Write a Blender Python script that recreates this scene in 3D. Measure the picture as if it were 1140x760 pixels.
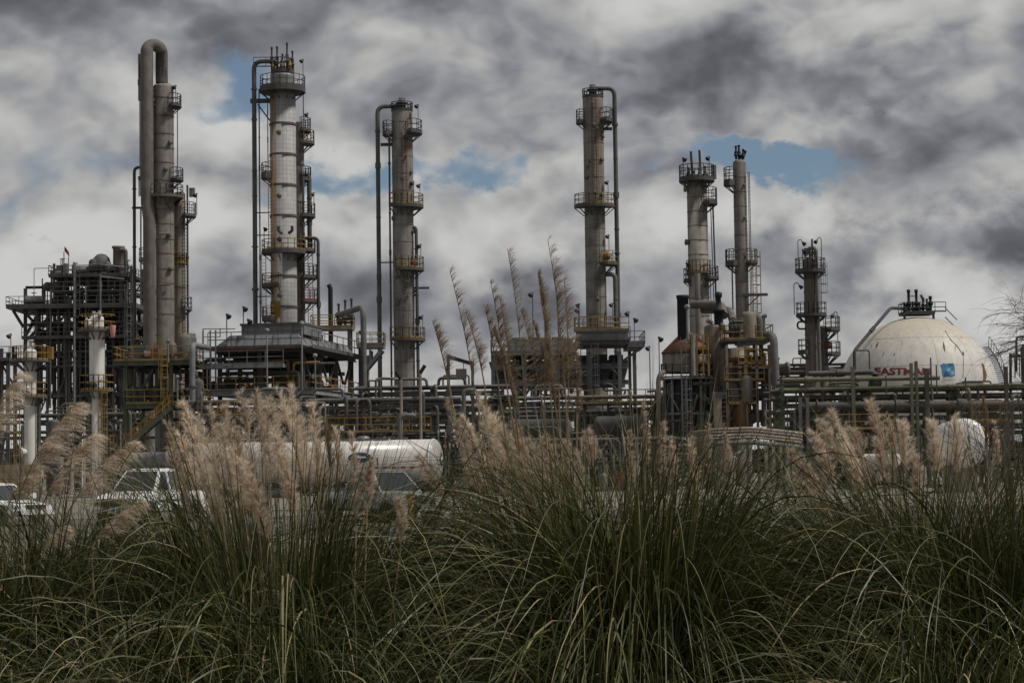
import bpy, math, random
import numpy as np
from mathutils import Vector, Matrix

# ------------------------------------------------------------------ camera
scene = bpy.context.scene
for o in list(bpy.data.objects): bpy.data.objects.remove(o)
F = 2217.0; PITCH = math.atan(140 / F); ROLL = math.radians(-0.8); EYE = 1.9
cam_data = bpy.data.cameras.new('camera'); cam = bpy.data.objects.new('camera', cam_data)
scene.collection.objects.link(cam); scene.camera = cam
cam_data.sensor_width = 36.0; cam_data.lens = 36.0 * F / 1140; cam_data.clip_start = 0.1; cam_data.clip_end = 20000
CR = Matrix.Rotation(math.pi / 2 + PITCH, 3, 'X') @ Matrix.Rotation(ROLL, 3, 'Z')
cam.matrix_world = Matrix.Translation((0, 0, EYE)) @ CR.to_4x4()

# ------------------------------------------------------------------ sky, sun, exposure
SUN_EL, SUN_AZ = 58.0, 102.0          # azimuth clockwise from +Y (the viewing direction)
def nd(t, kind, **kw):
    n = t.nodes.new(kind)
    for k, v in kw.items():
        if k.startswith('i_'):
            key = k[2:]; key = int(key) if key.isdigit() else key
            n.inputs[key].default_value = v
        else: setattr(n, k, v)
    return n
def math_node(t, op, a, b=None, c=None, clamp=False):
    n = t.nodes.new('ShaderNodeMath'); n.operation = op; n.use_clamp = clamp
    for i, v in enumerate((a, b, c)):
        if v is None: continue
        if isinstance(v, (int, float)): n.inputs[i].default_value = v
        else: t.links.new(v, n.inputs[i])
    return n.outputs[0]
def vec_node(t, op, a, b=None, scale=None):
    n = t.nodes.new('ShaderNodeVectorMath'); n.operation = op
    for i, v in enumerate((a, b)):
        if v is None: continue
        if isinstance(v, (tuple, list, Vector)): n.inputs[i].default_value = v
        else: t.links.new(v, n.inputs[i])
    if scale is not None: n.inputs['Scale'].default_value = scale
    return n.outputs['Value'] if op in ('DOT_PRODUCT', 'LENGTH') else n.outputs[0]
def smooth(t, v, a, b, lo=0.0, hi=1.0):
    n = nd(t, 'ShaderNodeMapRange', interpolation_type='SMOOTHSTEP')
    n.inputs[1].default_value = a; n.inputs[2].default_value = b; n.inputs[3].default_value = lo; n.inputs[4].default_value = hi
    t.links.new(v, n.inputs[0]); return n.outputs[0]
def noise(t, vec, scale, detail=2.0, rough=0.5, out=0, dist=0.0):
    n = nd(t, 'ShaderNodeTexNoise', i_Scale=scale, i_Detail=detail, i_Roughness=rough, i_Distortion=dist)
    if vec is not None: t.links.new(vec, n.inputs['Vector'])
    return n.outputs[out]
def mixc(t, f, a, b, mode='MIX'):
    n = nd(t, 'ShaderNodeMix', data_type='RGBA', blend_type=mode)
    for i, v in ((0, f), (6, a), (7, b)):
        if isinstance(v, (int, float)): n.inputs[i].default_value = v
        elif isinstance(v, (tuple, list)): n.inputs[i].default_value = tuple(v) if len(v) == 4 else tuple(v) + (1,)
        else: t.links.new(v, n.inputs[i])
    return n.outputs[2]

def ray(px, py):
    d = CR @ Vector(((px - 570) / F, (380 - py) / F, -1.0))
    return d
def at(px, py, Y):
    d = ray(px, py); s = Y / d.y
    return Vector((d.x * s, Y, EYE + d.z * s))

world = bpy.data.worlds.new('World'); scene.world = world; world.use_nodes = True
wt = world.node_tree; wt.nodes.clear()
sky = nd(wt, 'ShaderNodeTexSky', sky_type='NISHITA', sun_disc=False)
sky.sun_elevation = math.radians(SUN_EL); sky.sun_rotation = math.radians(SUN_AZ); sky.dust_density = 1.0
tc = nd(wt, 'ShaderNodeTexCoord')
D = vec_node(wt, 'NORMALIZE', tc.outputs['Generated'])
Q = vec_node(wt, 'MULTIPLY', D, (1.0, 1.0, 1.4))
WARP = vec_node(wt, 'SCALE', vec_node(wt, 'SUBTRACT', noise(wt, Q, 7.0, 4, 0.55, out=1), (0.5, 0.5, 0.5)), scale=0.05)
QW = vec_node(wt, 'ADD', Q, WARP)
COV0, COV1 = 0.215, 0.375
def billow(v, scale):
    """rounded heaps with creases between them: summed |noise|"""
    acc = None
    for i, w in enumerate((0.52, 0.27, 0.14, 0.07)):
        n = math_node(wt, 'ABSOLUTE', math_node(wt, 'MULTIPLY_ADD', noise(wt, v, scale * 2.1 ** i, 0.0, 0.5), 2.0 * w, -w))
        acc = n if acc is None else math_node(wt, 'ADD', acc, n)
    return math_node(wt, 'MULTIPLY', acc, 2.6)
def cloud_density(off):
    """broad cloud masses broken into billows"""
    v = vec_node(wt, 'ADD', QW, off)
    big = noise(wt, v, 5.0, 6, 0.52); puff = billow(v, 9.0)
    return math_node(wt, 'ADD', math_node(wt, 'MULTIPLY', big, 0.76), math_node(wt, 'MULTIPLY', puff, 0.24))
n1 = cloud_density((3.1, 1.7, 0.4)); n2 = cloud_density((3.092, 1.7, 0.434))
DW = vec_node(wt, 'NORMALIZE', vec_node(wt, 'ADD', D, vec_node(wt, 'SCALE', vec_node(wt, 'SUBTRACT', noise(wt, Q, 13.0, 6, 0.6, out=1), (0.5, 0.5, 0.5)), scale=0.10)))
def blob(px, py, rx, ry, amp):
    """soft patch of sky around one direction, rx by ry picture widths"""
    c = ray(px, py).normalized()
    dv = vec_node(wt, 'SUBTRACT', DW, tuple(c))
    dv = vec_node(wt, 'MULTIPLY', dv, (F / rx, F / rx, F / ry))
    l = vec_node(wt, 'LENGTH', dv)
    return smooth(wt, l, 0.0, 1.4, amp, 0.0)
def total(items):
    s = items[0]
    for i in items[1:]: s = math_node(wt, 'ADD', s, i)
    return s
holes = total([blob(*b) for b in ((235, 112, 75, 62, .30), (375, 195, 95, 50, .37), (525, 195, 95, 46, .35), (790, 170, 110, 28, .26), (890, 178, 90, 42, .32), (70, 285, 50, 20, .16), (935, 122, 36, 20, .2))])
light = total([blob(*b) for b in ((520, 255, 200, 62, .24), (222, 182, 75, 60, .28), (1010, 125, 140, 46, .22), (965, 212, 200, 32, .22), (50, 140, 160, 100, .14), (1090, 345, 170, 60, .30), (700, 205, 110, 110, .22), (40, 320, 160, 80, .22), (570, 420, 900, 100, .19), (790, 232, 140, 36, .18), (720, 15, 140, 34, .12), (1090, 30, 150, 60, .12), (330, 240, 110, 40, .16), (200, 280, 120, 60, .12), (860, 330, 120, 60, .10),
                                   (520, 75, 330, 60, -.09), (180, 15, 420, 50, -.16), (640, 20, 200, 40, -.14), (1060, 268, 190, 62, -.24), (430, 348, 300, 42, -.10), (880, 85, 230, 40, -.13), (1010, 88, 120, 28, -.08), (660, 325, 160, 36, -.08), (90, 225, 120, 30, -.08))])
dens = math_node(wt, 'SUBTRACT', n1, holes)
thr = 0.0
cover = smooth(wt, dens, COV0, COV1)
relief = math_node(wt, 'MULTIPLY', math_node(wt, 'SUBTRACT', n1, n2), 1.8)
soft = noise(wt, QW, 4.6, 5, 0.5)
lum = math_node(wt, 'ADD', math_node(wt, 'MULTIPLY', math_node(wt, 'SUBTRACT', 0.5, soft), 0.30), 0.125)
lum = math_node(wt, 'ADD', math_node(wt, 'ADD', lum, relief), light)
lum = math_node(wt, 'ADD', lum, math_node(wt, 'MULTIPLY', smooth(wt, dens, COV0 + .02, COV1 + .1, 1.0, 0.0), 0.12))   # thin cloud edges let the light through
# soft shoulder and toe instead of hard limits
lum = smooth(wt, lum, -0.30, 0.62, 0.10, 0.54)
tint = mixc(wt, smooth(wt, lum, 0.14, 0.42), (0.94, 0.97, 1.09, 1), (1.005, 1.0, 0.985, 1))
cl = vec_node(wt, 'MULTIPLY', tint, (10, 10, 10))
comb = nd(wt, 'ShaderNodeCombineXYZ')
for i in range(3): wt.links.new(lum, comb.inputs[i])
cl = vec_node(wt, 'MULTIPLY', cl, comb.outputs[0])
SKYGAIN = 0.72
skyc = mixc(wt, 1.0, sky.outputs[0], (SKYGAIN * .95, SKYGAIN, SKYGAIN * 1.02, 1), 'MULTIPLY')
skyc = mixc(wt, 0.45, skyc, (1.1, 1.6, 2.3, 1))
fin = mixc(wt, cover, skyc, cl)
world.cycles.sampling_method = 'MANUAL'; world.cycles.sample_map_resolution = 512
bg = nd(wt, 'ShaderNodeBackground', i_Strength=0.1)
wt.links.new(fin, bg.inputs[0])
wt.links.new(bg.outputs[0], nd(wt, 'ShaderNodeOutputWorld').inputs[0])

sd = bpy.data.lights.new('sun', 'SUN'); sun = bpy.data.objects.new('sun', sd); scene.collection.objects.link(sun)
sd.energy = 2.8; sd.angle = math.radians(8); sd.color = (1.0, 0.95, 0.87)
az, el = math.radians(SUN_AZ), math.radians(SUN_EL)
to_sun = Vector((math.sin(az) * math.cos(el), math.cos(az) * math.cos(el), math.sin(el)))
sun.rotation_euler = to_sun.to_track_quat('Z', 'Y').to_euler(); sun.location = to_sun * 300
vs = scene.view_settings; vs.view_transform = 'Standard'; vs.look = 'None'; vs.gamma = 1.0; vs.exposure = 0.1; vs.use_curve_mapping = False
scene.cycles.max_bounces = 5; scene.cycles.transparent_max_bounces = 6; scene.cycles.diffuse_bounces = 3

# ------------------------------------------------------------------ materials
MATS = {}
def mat(name, col, rough=0.7, metal=0.0, var=0.35, vscale=0.9, rust=0.0, rustcol=(0.17, 0.075, 0.03), streak=True, side=None, grid=None, spec=0.3, dirt=0.5, bump=0.0, cap=None):
    """painted / bare metal with mottling, vertical dirt streaks and rust that follows the object"""
    m = bpy.data.materials.new(name); m.use_nodes = True; t = m.node_tree
    p = t.nodes['Principled BSDF']; p.inputs['Roughness'].default_value = rough; p.inputs['Metallic'].default_value = metal
    p.inputs['Specular IOR Level'].default_value = spec
    tcn = nd(t, 'ShaderNodeTexCoord'); oc = tcn.outputs['Object']
    geo = nd(t, 'ShaderNodeNewGeometry'); wp = geo.outputs['Position']
    nA = noise(t, wp, vscale, 6, 0.6)
    sc = vec_node(t, 'MULTIPLY', wp, (3.4, 3.4, 0.13))
    nS = noise(t, sc, 1.0, 5, 0.6)
    c = mixc(t, smooth(t, nA, 0.3, 0.72), tuple(col), tuple(x * (1 - var) for x in col))
    if streak and dirt > 0:
        c = mixc(t, math_node(t, 'MULTIPLY', smooth(t, nS, 0.47, 0.68), dirt), c, (0.06, 0.05, 0.042, 1))
    if rust > 0:
        nR = noise(t, vec_node(t, 'MULTIPLY', wp, (1.5, 1.5, 0.35)), 1.1, 7, 0.65)
        c = mixc(t, smooth(t, nR, 0.68 - 0.28 * rust, 0.80 - 0.2 * rust, 0, 0.85), c, rustcol)
    if side:      # (local x centre, half width, z low, z high, strength): a rust run down one side
        sx, sw, z0, z1, st = side
        s = nd(t, 'ShaderNodeSeparateXYZ'); t.links.new(oc, s.inputs[0])
        wob = math_node(t, 'MULTIPLY', math_node(t, 'SUBTRACT', nS, 0.5), sw * 2.2)
        dx = math_node(t, 'ABSOLUTE', math_node(t, 'SUBTRACT', math_node(t, 'ADD', s.outputs[0], wob), sx))
        f = math_node(t, 'MULTIPLY', smooth(t, dx, sw * 0.35, sw, 1, 0), smooth(t, math_node(t, 'ADD', s.outputs[2], math_node(t, 'MULTIPLY', nA, 6)), z0, z1))
        f = math_node(t, 'MULTIPLY', f, math_node(t, 'MULTIPLY', smooth(t, nS, 0.3, 0.6, 0.45, 1.0), st))
        c = mixc(t, f, c, rustcol)
    if cap:       # weather stain that has settled on the top of a tank: (z low, z high, colour, strength)
        s = nd(t, 'ShaderNodeSeparateXYZ'); t.links.new(oc, s.inputs[0])
        zz_ = math_node(t, 'ADD', s.outputs[2], math_node(t, 'MULTIPLY', math_node(t, 'SUBTRACT', nS, 0.5), 5.0))
        c = mixc(t, math_node(t, 'MULTIPLY', smooth(t, zz_, cap[0], cap[1]), cap[3]), c, cap[2])
    if grid:      # insulation jacket seams: (panel width, panel height)
        s = nd(t, 'ShaderNodeSeparateXYZ'); t.links.new(oc, s.inputs[0])
        ang = math_node(t, 'ARCTAN2', s.outputs[1], s.outputs[0])
        cv = nd(t, 'ShaderNodeCombineXYZ'); t.links.new(math_node(t, 'MULTIPLY', ang, grid[2]), cv.inputs[0]); t.links.new(s.outputs[2], cv.inputs[1])
        br = nd(t, 'ShaderNodeTexBrick', offset=0.0, i_Scale=1.0); br.inputs['Mortar Size'].default_value = 0.035; br.inputs['Brick Width'].default_value = grid[0]; br.inputs['Row Height'].default_value = grid[1]
        br.inputs['Color1'].default_value = (1, 1, 1, 1); br.inputs['Color2'].default_value = (.9, .9, .9, 1); br.inputs['Mortar'].default_value = (.68, .68, .68, 1); br.inputs['Mortar Smooth'].default_value = 0.4
        t.links.new(cv.outputs[0], br.inputs[0])
        c = mixc(t, 1.0, c, br.outputs[0], 'MULTIPLY')
    t.links.new(c, p.inputs['Base Color'])
    t.links.new(math_node(t, 'ADD', rough - 0.12, math_node(t, 'MULTIPLY', nA, 0.24), clamp=True), p.inputs['Roughness'])
    if bump > 0:
        b = nd(t, 'ShaderNodeBump', i_Strength=bump, i_Distance=0.05); t.links.new(nA, b.inputs['Height']); t.links.new(b.outputs[0], p.inputs['Normal'])
    MATS[name] = m; return m
mat('column_grey', (0.235, 0.215, 0.195), rust=0.14)
mat('column_tan', (0.26, 0.22, 0.175), rust=0.28)
mat('column_dark', (0.17, 0.15, 0.135), rust=0.2)
mat('jacket', (0.36, 0.355, 0.35), rough=0.62, metal=0.0, var=0.2, side=(-0.9, 0.55, 5, 20, 0.75), grid=(0.42, 0.46, 1.42), rustcol=(0.24, 0.13, 0.035), dirt=0.2)
mat('jacket_plain', (0.30, 0.295, 0.285), rough=0.5, metal=0.2, var=0.25)
mat('rusted_right', (0.235, 0.225, 0.21), side=(0.6, 0.5, 25, 38, 0.45), rust=0.02, rustcol=(0.13, 0.07, 0.038))
mat('rusted_right_two', (0.225, 0.216, 0.2), side=(0.6, 0.45, 27, 36, 0.5), rust=0.02, rustcol=(0.14, 0.072, 0.038))
mat('steel_dark', (0.09, 0.089, 0.09), rust=0.1, var=0.3, dirt=0.1)
mat('steel_grey', (0.118, 0.12, 0.124), var=0.35, rust=0.12)
mat('steel_blue', (0.20, 0.207, 0.22), var=0.3, rust=0.1)
mat('steel_light', (0.30, 0.31, 0.32), var=0.35, rust=0.08)
mat('galvanised', (0.25, 0.26, 0.265), rough=0.5, metal=0.3)
mat('green_steel', (0.115, 0.132, 0.095), rust=0.14)
mat('olive_pipe', (0.165, 0.165, 0.115), rust=0.1)
mat('pipe_grey', (0.165, 0.163, 0.155), rust=0.12)
mat('pipe_dark', (0.105, 0.1, 0.094), rust=0.2)
mat('pipe_tan', (0.34, 0.28, 0.22), rust=0.1)
mat('yellow', (0.36, 0.22, 0.055), var=0.5, rust=0.22)
mat('rust_orange', (0.19, 0.085, 0.042), var=0.5, rust=0.3)
mat('white_paint', (0.72, 0.705, 0.665), var=0.14, rust=0.06, dirt=0.22, spec=0.35, rough=0.5)
mat('white_clean', (0.74, 0.73, 0.71), var=0.08, streak=False, rough=0.35, spec=0.5)
mat('tank_white', (0.60, 0.585, 0.555), var=0.14, rust=0.03, rustcol=(0.22, 0.13, 0.07), dirt=0.14, rough=0.55, cap=(11.0, 15.5, (0.45, 0.385, 0.285), 0.8))
mat('tank_seam', (0.56, 0.52, 0.45), var=0.2)
mat('black_steel', (0.022, 0.022, 0.026), var=0.3, streak=False)
mat('lamp_black', (0.03, 0.03, 0.033), var=0.2, streak=False, rough=0.5)
mat('red_paint', (0.30, 0.04, 0.035), var=0.3, rust=0.1)
mat('windsock', (0.62, 0.27, 0.22), var=0.2, streak=False, rough=0.9)
mat('concrete', (0.33, 0.29, 0.24), var=0.25, bump=0.3)
mat('wall_tan', (0.34, 0.25, 0.175), var=0.25, bump=0.3)
mat('letter_red', (0.20, 0.032, 0.035), var=0.25, rough=0.7)
mat('logo_blue', (0.045, 0.21, 0.40), var=0.25)
mat('logo_navy', (0.03, 0.09, 0.19), var=0.25)
mat('logo_pale', (0.22, 0.42, 0.55), var=0.2)
mat('letter_grey', (0.20, 0.23, 0.26), var=0.2)
mat('stain', (0.20, 0.10, 0.05), var=0.5, vscale=3)
mat('glass', (0.02, 0.025, 0.03), rough=0.08, var=0.1, streak=False, spec=0.7)
mat('car_white', (0.74, 0.74, 0.73), rough=0.25, var=0.05, streak=False, spec=0.6)
mat('car_silver', (0.30, 0.315, 0.32), rough=0.28, metal=0.5, var=0.08, streak=False, spec=0.6)
mat('car_dark', (0.04, 0.045, 0.045), rough=0.25, var=0.08, streak=False, spec=0.6)
mat('chrome', (0.6, 0.6, 0.6), rough=0.2, metal=0.9, var=0.1, streak=False)
mat('tyre', (0.02, 0.02, 0.02), rough=0.9, var=0.3, streak=False)
mat('headlight', (0.7, 0.72, 0.74), rough=0.1, var=0.05, streak=False, spec=0.8)
mat('tape_red', (0.40, 0.05, 0.05), var=0.1, streak=False)
mat('oval_navy', (0.03, 0.055, 0.11), var=0.1, streak=False, rough=0.3)
mat('trailer_white', (0.58, 0.565, 0.54), var=0.1, dirt=0.12, rough=0.27, spec=0.5)
mat('trailer_head_dimmed', (0.40, 0.385, 0.36), var=0.2, dirt=0.35, rough=0.4)  # trailer white darkened: shade on the sunlit rear end put into the colour
mat('bark', (0.10, 0.08, 0.065), var=0.4, vscale=8, streak=False)

def ground_mat(name, a, b, scale, bump=0.5, peb=18):
    m = bpy.data.materials.new(name); m.use_nodes = True; t = m.node_tree; p = t.nodes['Principled BSDF']
    wp = nd(t, 'ShaderNodeNewGeometry').outputs['Position']
    n = noise(t, wp, scale, 8, 0.65); f = noise(t, wp, peb, 4, 0.6)
    c = mixc(t, smooth(t, n, 0.35, 0.65), a, b)
    c = mixc(t, smooth(t, f, 0.4, 0.7, 0, 0.5), c, tuple(x * 0.45 for x in b))
    t.links.new(c, p.inputs['Base Color']); p.inputs['Roughness'].default_value = 0.95
    bn = nd(t, 'ShaderNodeBump', i_Strength=bump, i_Distance=0.03); t.links.new(f, bn.inputs['Height']); t.links.new(bn.outputs[0], p.inputs['Normal'])
    MATS[name] = m
ground_mat('soil', (0.16, 0.14, 0.10), (0.10, 0.105, 0.06), 0.25)
ground_mat('gravel', (0.23, 0.205, 0.17), (0.16, 0.145, 0.115), 0.3)
ground_mat('asphalt', (0.11, 0.105, 0.10), (0.085, 0.08, 0.078), 0.4)

def leaf_mat(name, transl=0.25, rough=0.5, spec=0.35):
    m = bpy.data.materials.new(name); m.use_nodes = True; t = m.node_tree; p = t.nodes['Principled BSDF']
    a = nd(t, 'ShaderNodeVertexColor', layer_name='tone')
    t.links.new(a.outputs[0], p.inputs['Base Color']); p.inputs['Roughness'].default_value = rough; p.inputs['Specular IOR Level'].default_value = spec
    tr = nd(t, 'ShaderNodeBsdfTranslucent'); t.links.new(a.outputs[0], tr.inputs[0])
    mx = nd(t, 'ShaderNodeMixShader', i_0=transl); t.links.new(p.outputs[0], mx.inputs[1]); t.links.new(tr.outputs[0], mx.inputs[2])
    t.links.new(mx.outputs[0], t.nodes['Material Output'].inputs[0]); MATS[name] = m
leaf_mat('blade', 0.12, 0.45, 0.35)
leaf_mat('plume_hair', 0.5, 0.85, 0.08)

# ------------------------------------------------------------------ mesh helpers
COL = scene.collection
def wloc(o):
    v = Vector((0, 0, 0))
    while o is not None: v += o.location; o = o.parent
    return v
def empty(name, loc, label, cat, group=None):
    o = bpy.data.objects.new(name, None); COL.objects.link(o); o.location = loc; o.empty_display_size = 0.3
    return tag(o, label, cat, group, 'thing')
def tag(o, label, cat, group=None, kind=None):
    if label: o['label'] = label
    if cat: o['category'] = cat
    if group: o['group'] = group
    if kind: o['kind'] = kind
    return o
def frame_of(d):
    d = d.normalized(); up = Vector((0, 0, 1)) if abs(d.z) < 0.95 else Vector((1, 0, 0))
    s = d.cross(up).normalized(); u = s.cross(d).normalized(); return s, u
def rounded(pts, rad, k=5):
    pts = [Vector(p) for p in pts]; out = [pts[0]]
    for i in range(1, len(pts) - 1):
        a, b, c = pts[i - 1], pts[i], pts[i + 1]
        r = min(rad, (a - b).length * 0.49, (c - b).length * 0.49)
        p, q = b + (a - b).normalized() * r, b + (c - b).normalized() * r
        for j in range(k + 1):
            s = j / k; out.append(p * (1 - s) ** 2 + b * 2 * s * (1 - s) + q * s * s)
    out.append(pts[-1]); return out
class MB:
    def __init__(s): s.v = []; s.f = []; s.sm = []
    def add(s, v, f, smoothf=False):
        n = len(s.v); s.v += [tuple(x) for x in v]; s.f += [tuple(i + n for i in q) for q in f]; s.sm += [smoothf] * len(f); return s
    def box(s, c, size, rz=0.0):
        hx, hy, hz = size[0] / 2, size[1] / 2, size[2] / 2; cs, sn = math.cos(rz), math.sin(rz); v = []
        for x, y, z in ((-1, -1, -1), (1, -1, -1), (1, 1, -1), (-1, 1, -1), (-1, -1, 1), (1, -1, 1), (1, 1, 1), (-1, 1, 1)):
            x *= hx; y *= hy; v.append((c[0] + x * cs - y * sn, c[1] + x * sn + y * cs, c[2] + z * hz))
        return s.add(v, ((0, 3, 2, 1), (4, 5, 6, 7), (0, 1, 5, 4), (1, 2, 6, 5), (2, 3, 7, 6), (3, 0, 4, 7)))
    def bar(s, p, q, w, h=None):
        p, q = Vector(p), Vector(q); h = h or w; a, u = frame_of(q - p); v = []
        for e in (p, q):
            for i, j in ((-1, -1), (1, -1), (1, 1), (-1, 1)): v.append(e + a * (i * w / 2) + u * (j * h / 2))
        return s.add(v, ((3, 2, 1, 0), (4, 5, 6, 7), (0, 1, 5, 4), (1, 2, 6, 5), (2, 3, 7, 6), (3, 0, 4, 7)))
    def ibeam(s, p, q, w, h):
        p, q = Vector(p), Vector(q); a, u = frame_of(q - p); t = h * 0.12
        s.bar(p + u * (h / 2 - t / 2), q + u * (h / 2 - t / 2), w, t); s.bar(p - u * (h / 2 - t / 2), q - u * (h / 2 - t / 2), w, t)
        return s.bar(p, q, t, h - 2.02 * t)
    def tube(s, pts, r, n=8, r1=None):
        pts = [Vector(p) for p in pts]; m = len(pts); v = []; f = []; prev = None
        for i, p in enumerate(pts):
            d = (pts[min(i + 1, m - 1)] - pts[max(i - 1, 0)]).normalized()
            if prev is None: a, u = frame_of(d)
            else:
                a = (prev - d * prev.dot(d)); a = a.normalized() if a.length > 1e-5 else frame_of(d)[0]; u = a.cross(d)
            prev = a; rr = r if r1 is None else r + (r1 - r) * i / (m - 1)
            for k in range(n):
                t = 2 * math.pi * k / n; v.append(p + a * (math.cos(t) * rr) + u * (math.sin(t) * rr))
        for i in range(m - 1):
            for k in range(n): f.append((i * n + k, i * n + (k + 1) % n, (i + 1) * n + (k + 1) % n, (i + 1) * n + k))
        s.add(v, f, n > 5); s.add(v[:n], (tuple(range(n)),)); return s.add(v[-n:], (tuple(reversed(range(n))),))
    def lathe(s, c, prof, n=28, axis=None):
        """profile of (radius, height) about the vertical, or about an axis vector"""
        c = Vector(c) if len(c) == 3 else Vector((c[0], c[1], 0)); ax = Vector(axis).normalized() if axis else Vector((0, 0, 1))
        if axis: a, u = frame_of(ax)
        else: a, u = Vector((1, 0, 0)), Vector((0, 1, 0))
        v = []; f = []
        for r, h in prof:
            for k in range(n):
                t = 2 * math.pi * k / n; v.append(c + ax * h + a * (r * math.cos(t)) + u * (r * math.sin(t)))
        for i in range(len(prof) - 1):
            for k in range(n): f.append((i * n + k, i * n + (k + 1) % n, (i + 1) * n + (k + 1) % n, (i + 1) * n + k))
        s.add(v, f, True); s.add(v[:n], (tuple(reversed(range(n))),)); return s.add(v[-n:], (tuple(range(n)),))
    def sector(s, c, r0, r1, z0, z1, a0, a1, n=None):
        n = n or max(3, int(abs(a1 - a0) / 14)); v = []; f = []
        for i in range(n + 1):
            t = math.radians(a0 + (a1 - a0) * i / n); cs, sn = math.cos(t), math.sin(t)
            for r, z in ((r0, z0), (r1, z0), (r1, z1), (r0, z1)): v.append((c[0] + r * cs, c[1] + r * sn, z))
        for i in range(n):
            for k in range(4): f.append((i * 4 + k, i * 4 + (k + 1) % 4, i * 4 + 4 + (k + 1) % 4, i * 4 + 4 + k))
        f.append((3, 2, 1, 0)); f.append((n * 4, n * 4 + 1, n * 4 + 2, n * 4 + 3)); return s.add(v, f)
    def build(s, name, m, parent=None):
        me = bpy.data.meshes.new(name); off = wloc(parent) if parent else Vector((0, 0, 0))
        me.from_pydata([(x - off.x, y - off.y, z - off.z) for x, y, z in s.v], [], s.f)
        me.polygons.foreach_set('use_smooth', s.sm); me.materials.append(MATS[m]); me.update()
        o = bpy.data.objects.new(name, me); COL.objects.link(o)
        if parent: o.parent = parent
        return o
def solo(name, label, cat, m, mb, group=None):      # a thing that is one mesh, with its origin at its base
    vs = np.array(mb.v); b = Vector((vs[:, 0].mean(), vs[:, 1].mean(), vs[:, 2].min()))
    mb.v = [(x - b.x, y - b.y, z - b.z) for x, y, z in mb.v]
    o = mb.build(name, m); o.location = b; return tag(o, label, cat, group)
def dome(R, z, h=None, k=6):
    h = h or R * 0.5
    return [(R * math.cos(math.pi / 2 * i / k) if i < k else 0.02, z + h * math.sin(math.pi / 2 * i / k)) for i in range(k + 1)]

def rail_along(mb, pts, h=1.1, r=0.034, spacing=1.5, closed=False):
    pts = [Vector(p) for p in pts]
    if closed: pts = pts + [pts[0]]
    acc = 0.0
    for a, b in zip(pts[:-1], pts[1:]):
        for hh in (h, h * 0.52): mb.bar(a + Vector((0, 0, hh)), b + Vector((0, 0, hh)), r * 2)
        mb.bar(a + Vector((0, 0, .08)), b + Vector((0, 0, .08)), 0.02, 0.13)
        n = max(1, round((b - a).length / spacing))
        for i in range(n + 1): p = a.lerp(b, i / n); mb.bar(p, p + Vector((0, 0, h)), r * 1.7)
def arc(c, r, z, a0, a1, n):
    return [Vector((c[0] + r * math.cos(math.radians(a0 + (a1 - a0) * i / n)), c[1] + r * math.sin(math.radians(a0 + (a1 - a0) * i / n)), z)) for i in range(n + 1)]
def platform(root, c, R, z, w, a0, a1, rm='yellow', dm='steel_dark', th=0.24, h=1.1, below=0.0):
    """ring or part-ring walkway round a shell, with brackets and a railing as sub-part"""
    w *= .84; th *= .72
    mb = MB(); mb.sector(c, R + 0.012, R + w, z - th, z, a0, a1)
    k = max(2, int(abs(a1 - a0) / 32))
    for i in range(k + 1):
        t = math.radians(a0 + (a1 - a0) * i / k); d = Vector((math.cos(t), math.sin(t), 0)); b = Vector((c[0], c[1], 0))
        mb.bar(b + d * (R + w * 0.9) + Vector((0, 0, z - th)), b + d * (R + 0.02) + Vector((0, 0, z - th - w * 0.75)), 0.09)
    p = mb.build('platform', dm, root)
    rb = MB(); n = max(3, int(abs(a1 - a0) / 18)); pts = arc(c, R + w - 0.05, z, a0, a1, n)
    full = abs(a1 - a0) >= 359
    rail_along(rb, pts, h=h, spacing=9)
    if not full:
        for e in (a0, a1):
            t = math.radians(e); d = Vector((math.cos(t), math.sin(t), 0))
            rail_along(rb, [Vector((c[0], c[1], z)) + d * (R + w - 0.05), Vector((c[0], c[1], z)) + d * (R + 0.1)], h=h, spacing=9)
    rb.build('railing', rm, p); return p
def ladder(root, p, z0, z1, out=(0, -1), m='galvanised', cage=False, w=0.5):
    o = Vector((out[0], out[1], 0)).normalized(); s = Vector((-o.y, o.x, 0)); b = Vector((p[0], p[1], 0)); mb = MB()
    for e in (-1, 1): mb.bar(b + s * (e * w / 2) + Vector((0, 0, z0)), b + s * (e * w / 2) + Vector((0, 0, z1)), 0.07)
    z = z0 + 0.3
    while z < z1: mb.bar(b - s * (w / 2) + Vector((0, 0, z)), b + s * (w / 2) + Vector((0, 0, z)), 0.04); z += 0.36
    l = mb.build('ladder', m, root)
    if cage:
        cb = MB(); z = z0 + 2.2
        hoop = lambda z: [b + s * (-w / 2 - .08) + Vector((0, 0, z)), b + s * (-w / 2 - .1) + o * .45 + Vector((0, 0, z)), b + o * .75 + Vector((0, 0, z)), b + s * (w / 2 + .1) + o * .45 + Vector((0, 0, z)), b + s * (w / 2 + .08) + Vector((0, 0, z))]
        while z < z1 + 0.9:
            hp = hoop(z)
            for a, c in zip(hp[:-1], hp[1:]): cb.bar(a, c, 0.035, 0.06)
            z += 0.9
        for q in hoop(0)[1:4]: cb.bar(q + Vector((0, 0, z0 + 2.2)), q + Vector((0, 0, z1 + .9)), 0.035)
        cb.build('cage', m, l)
    return l
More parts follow.
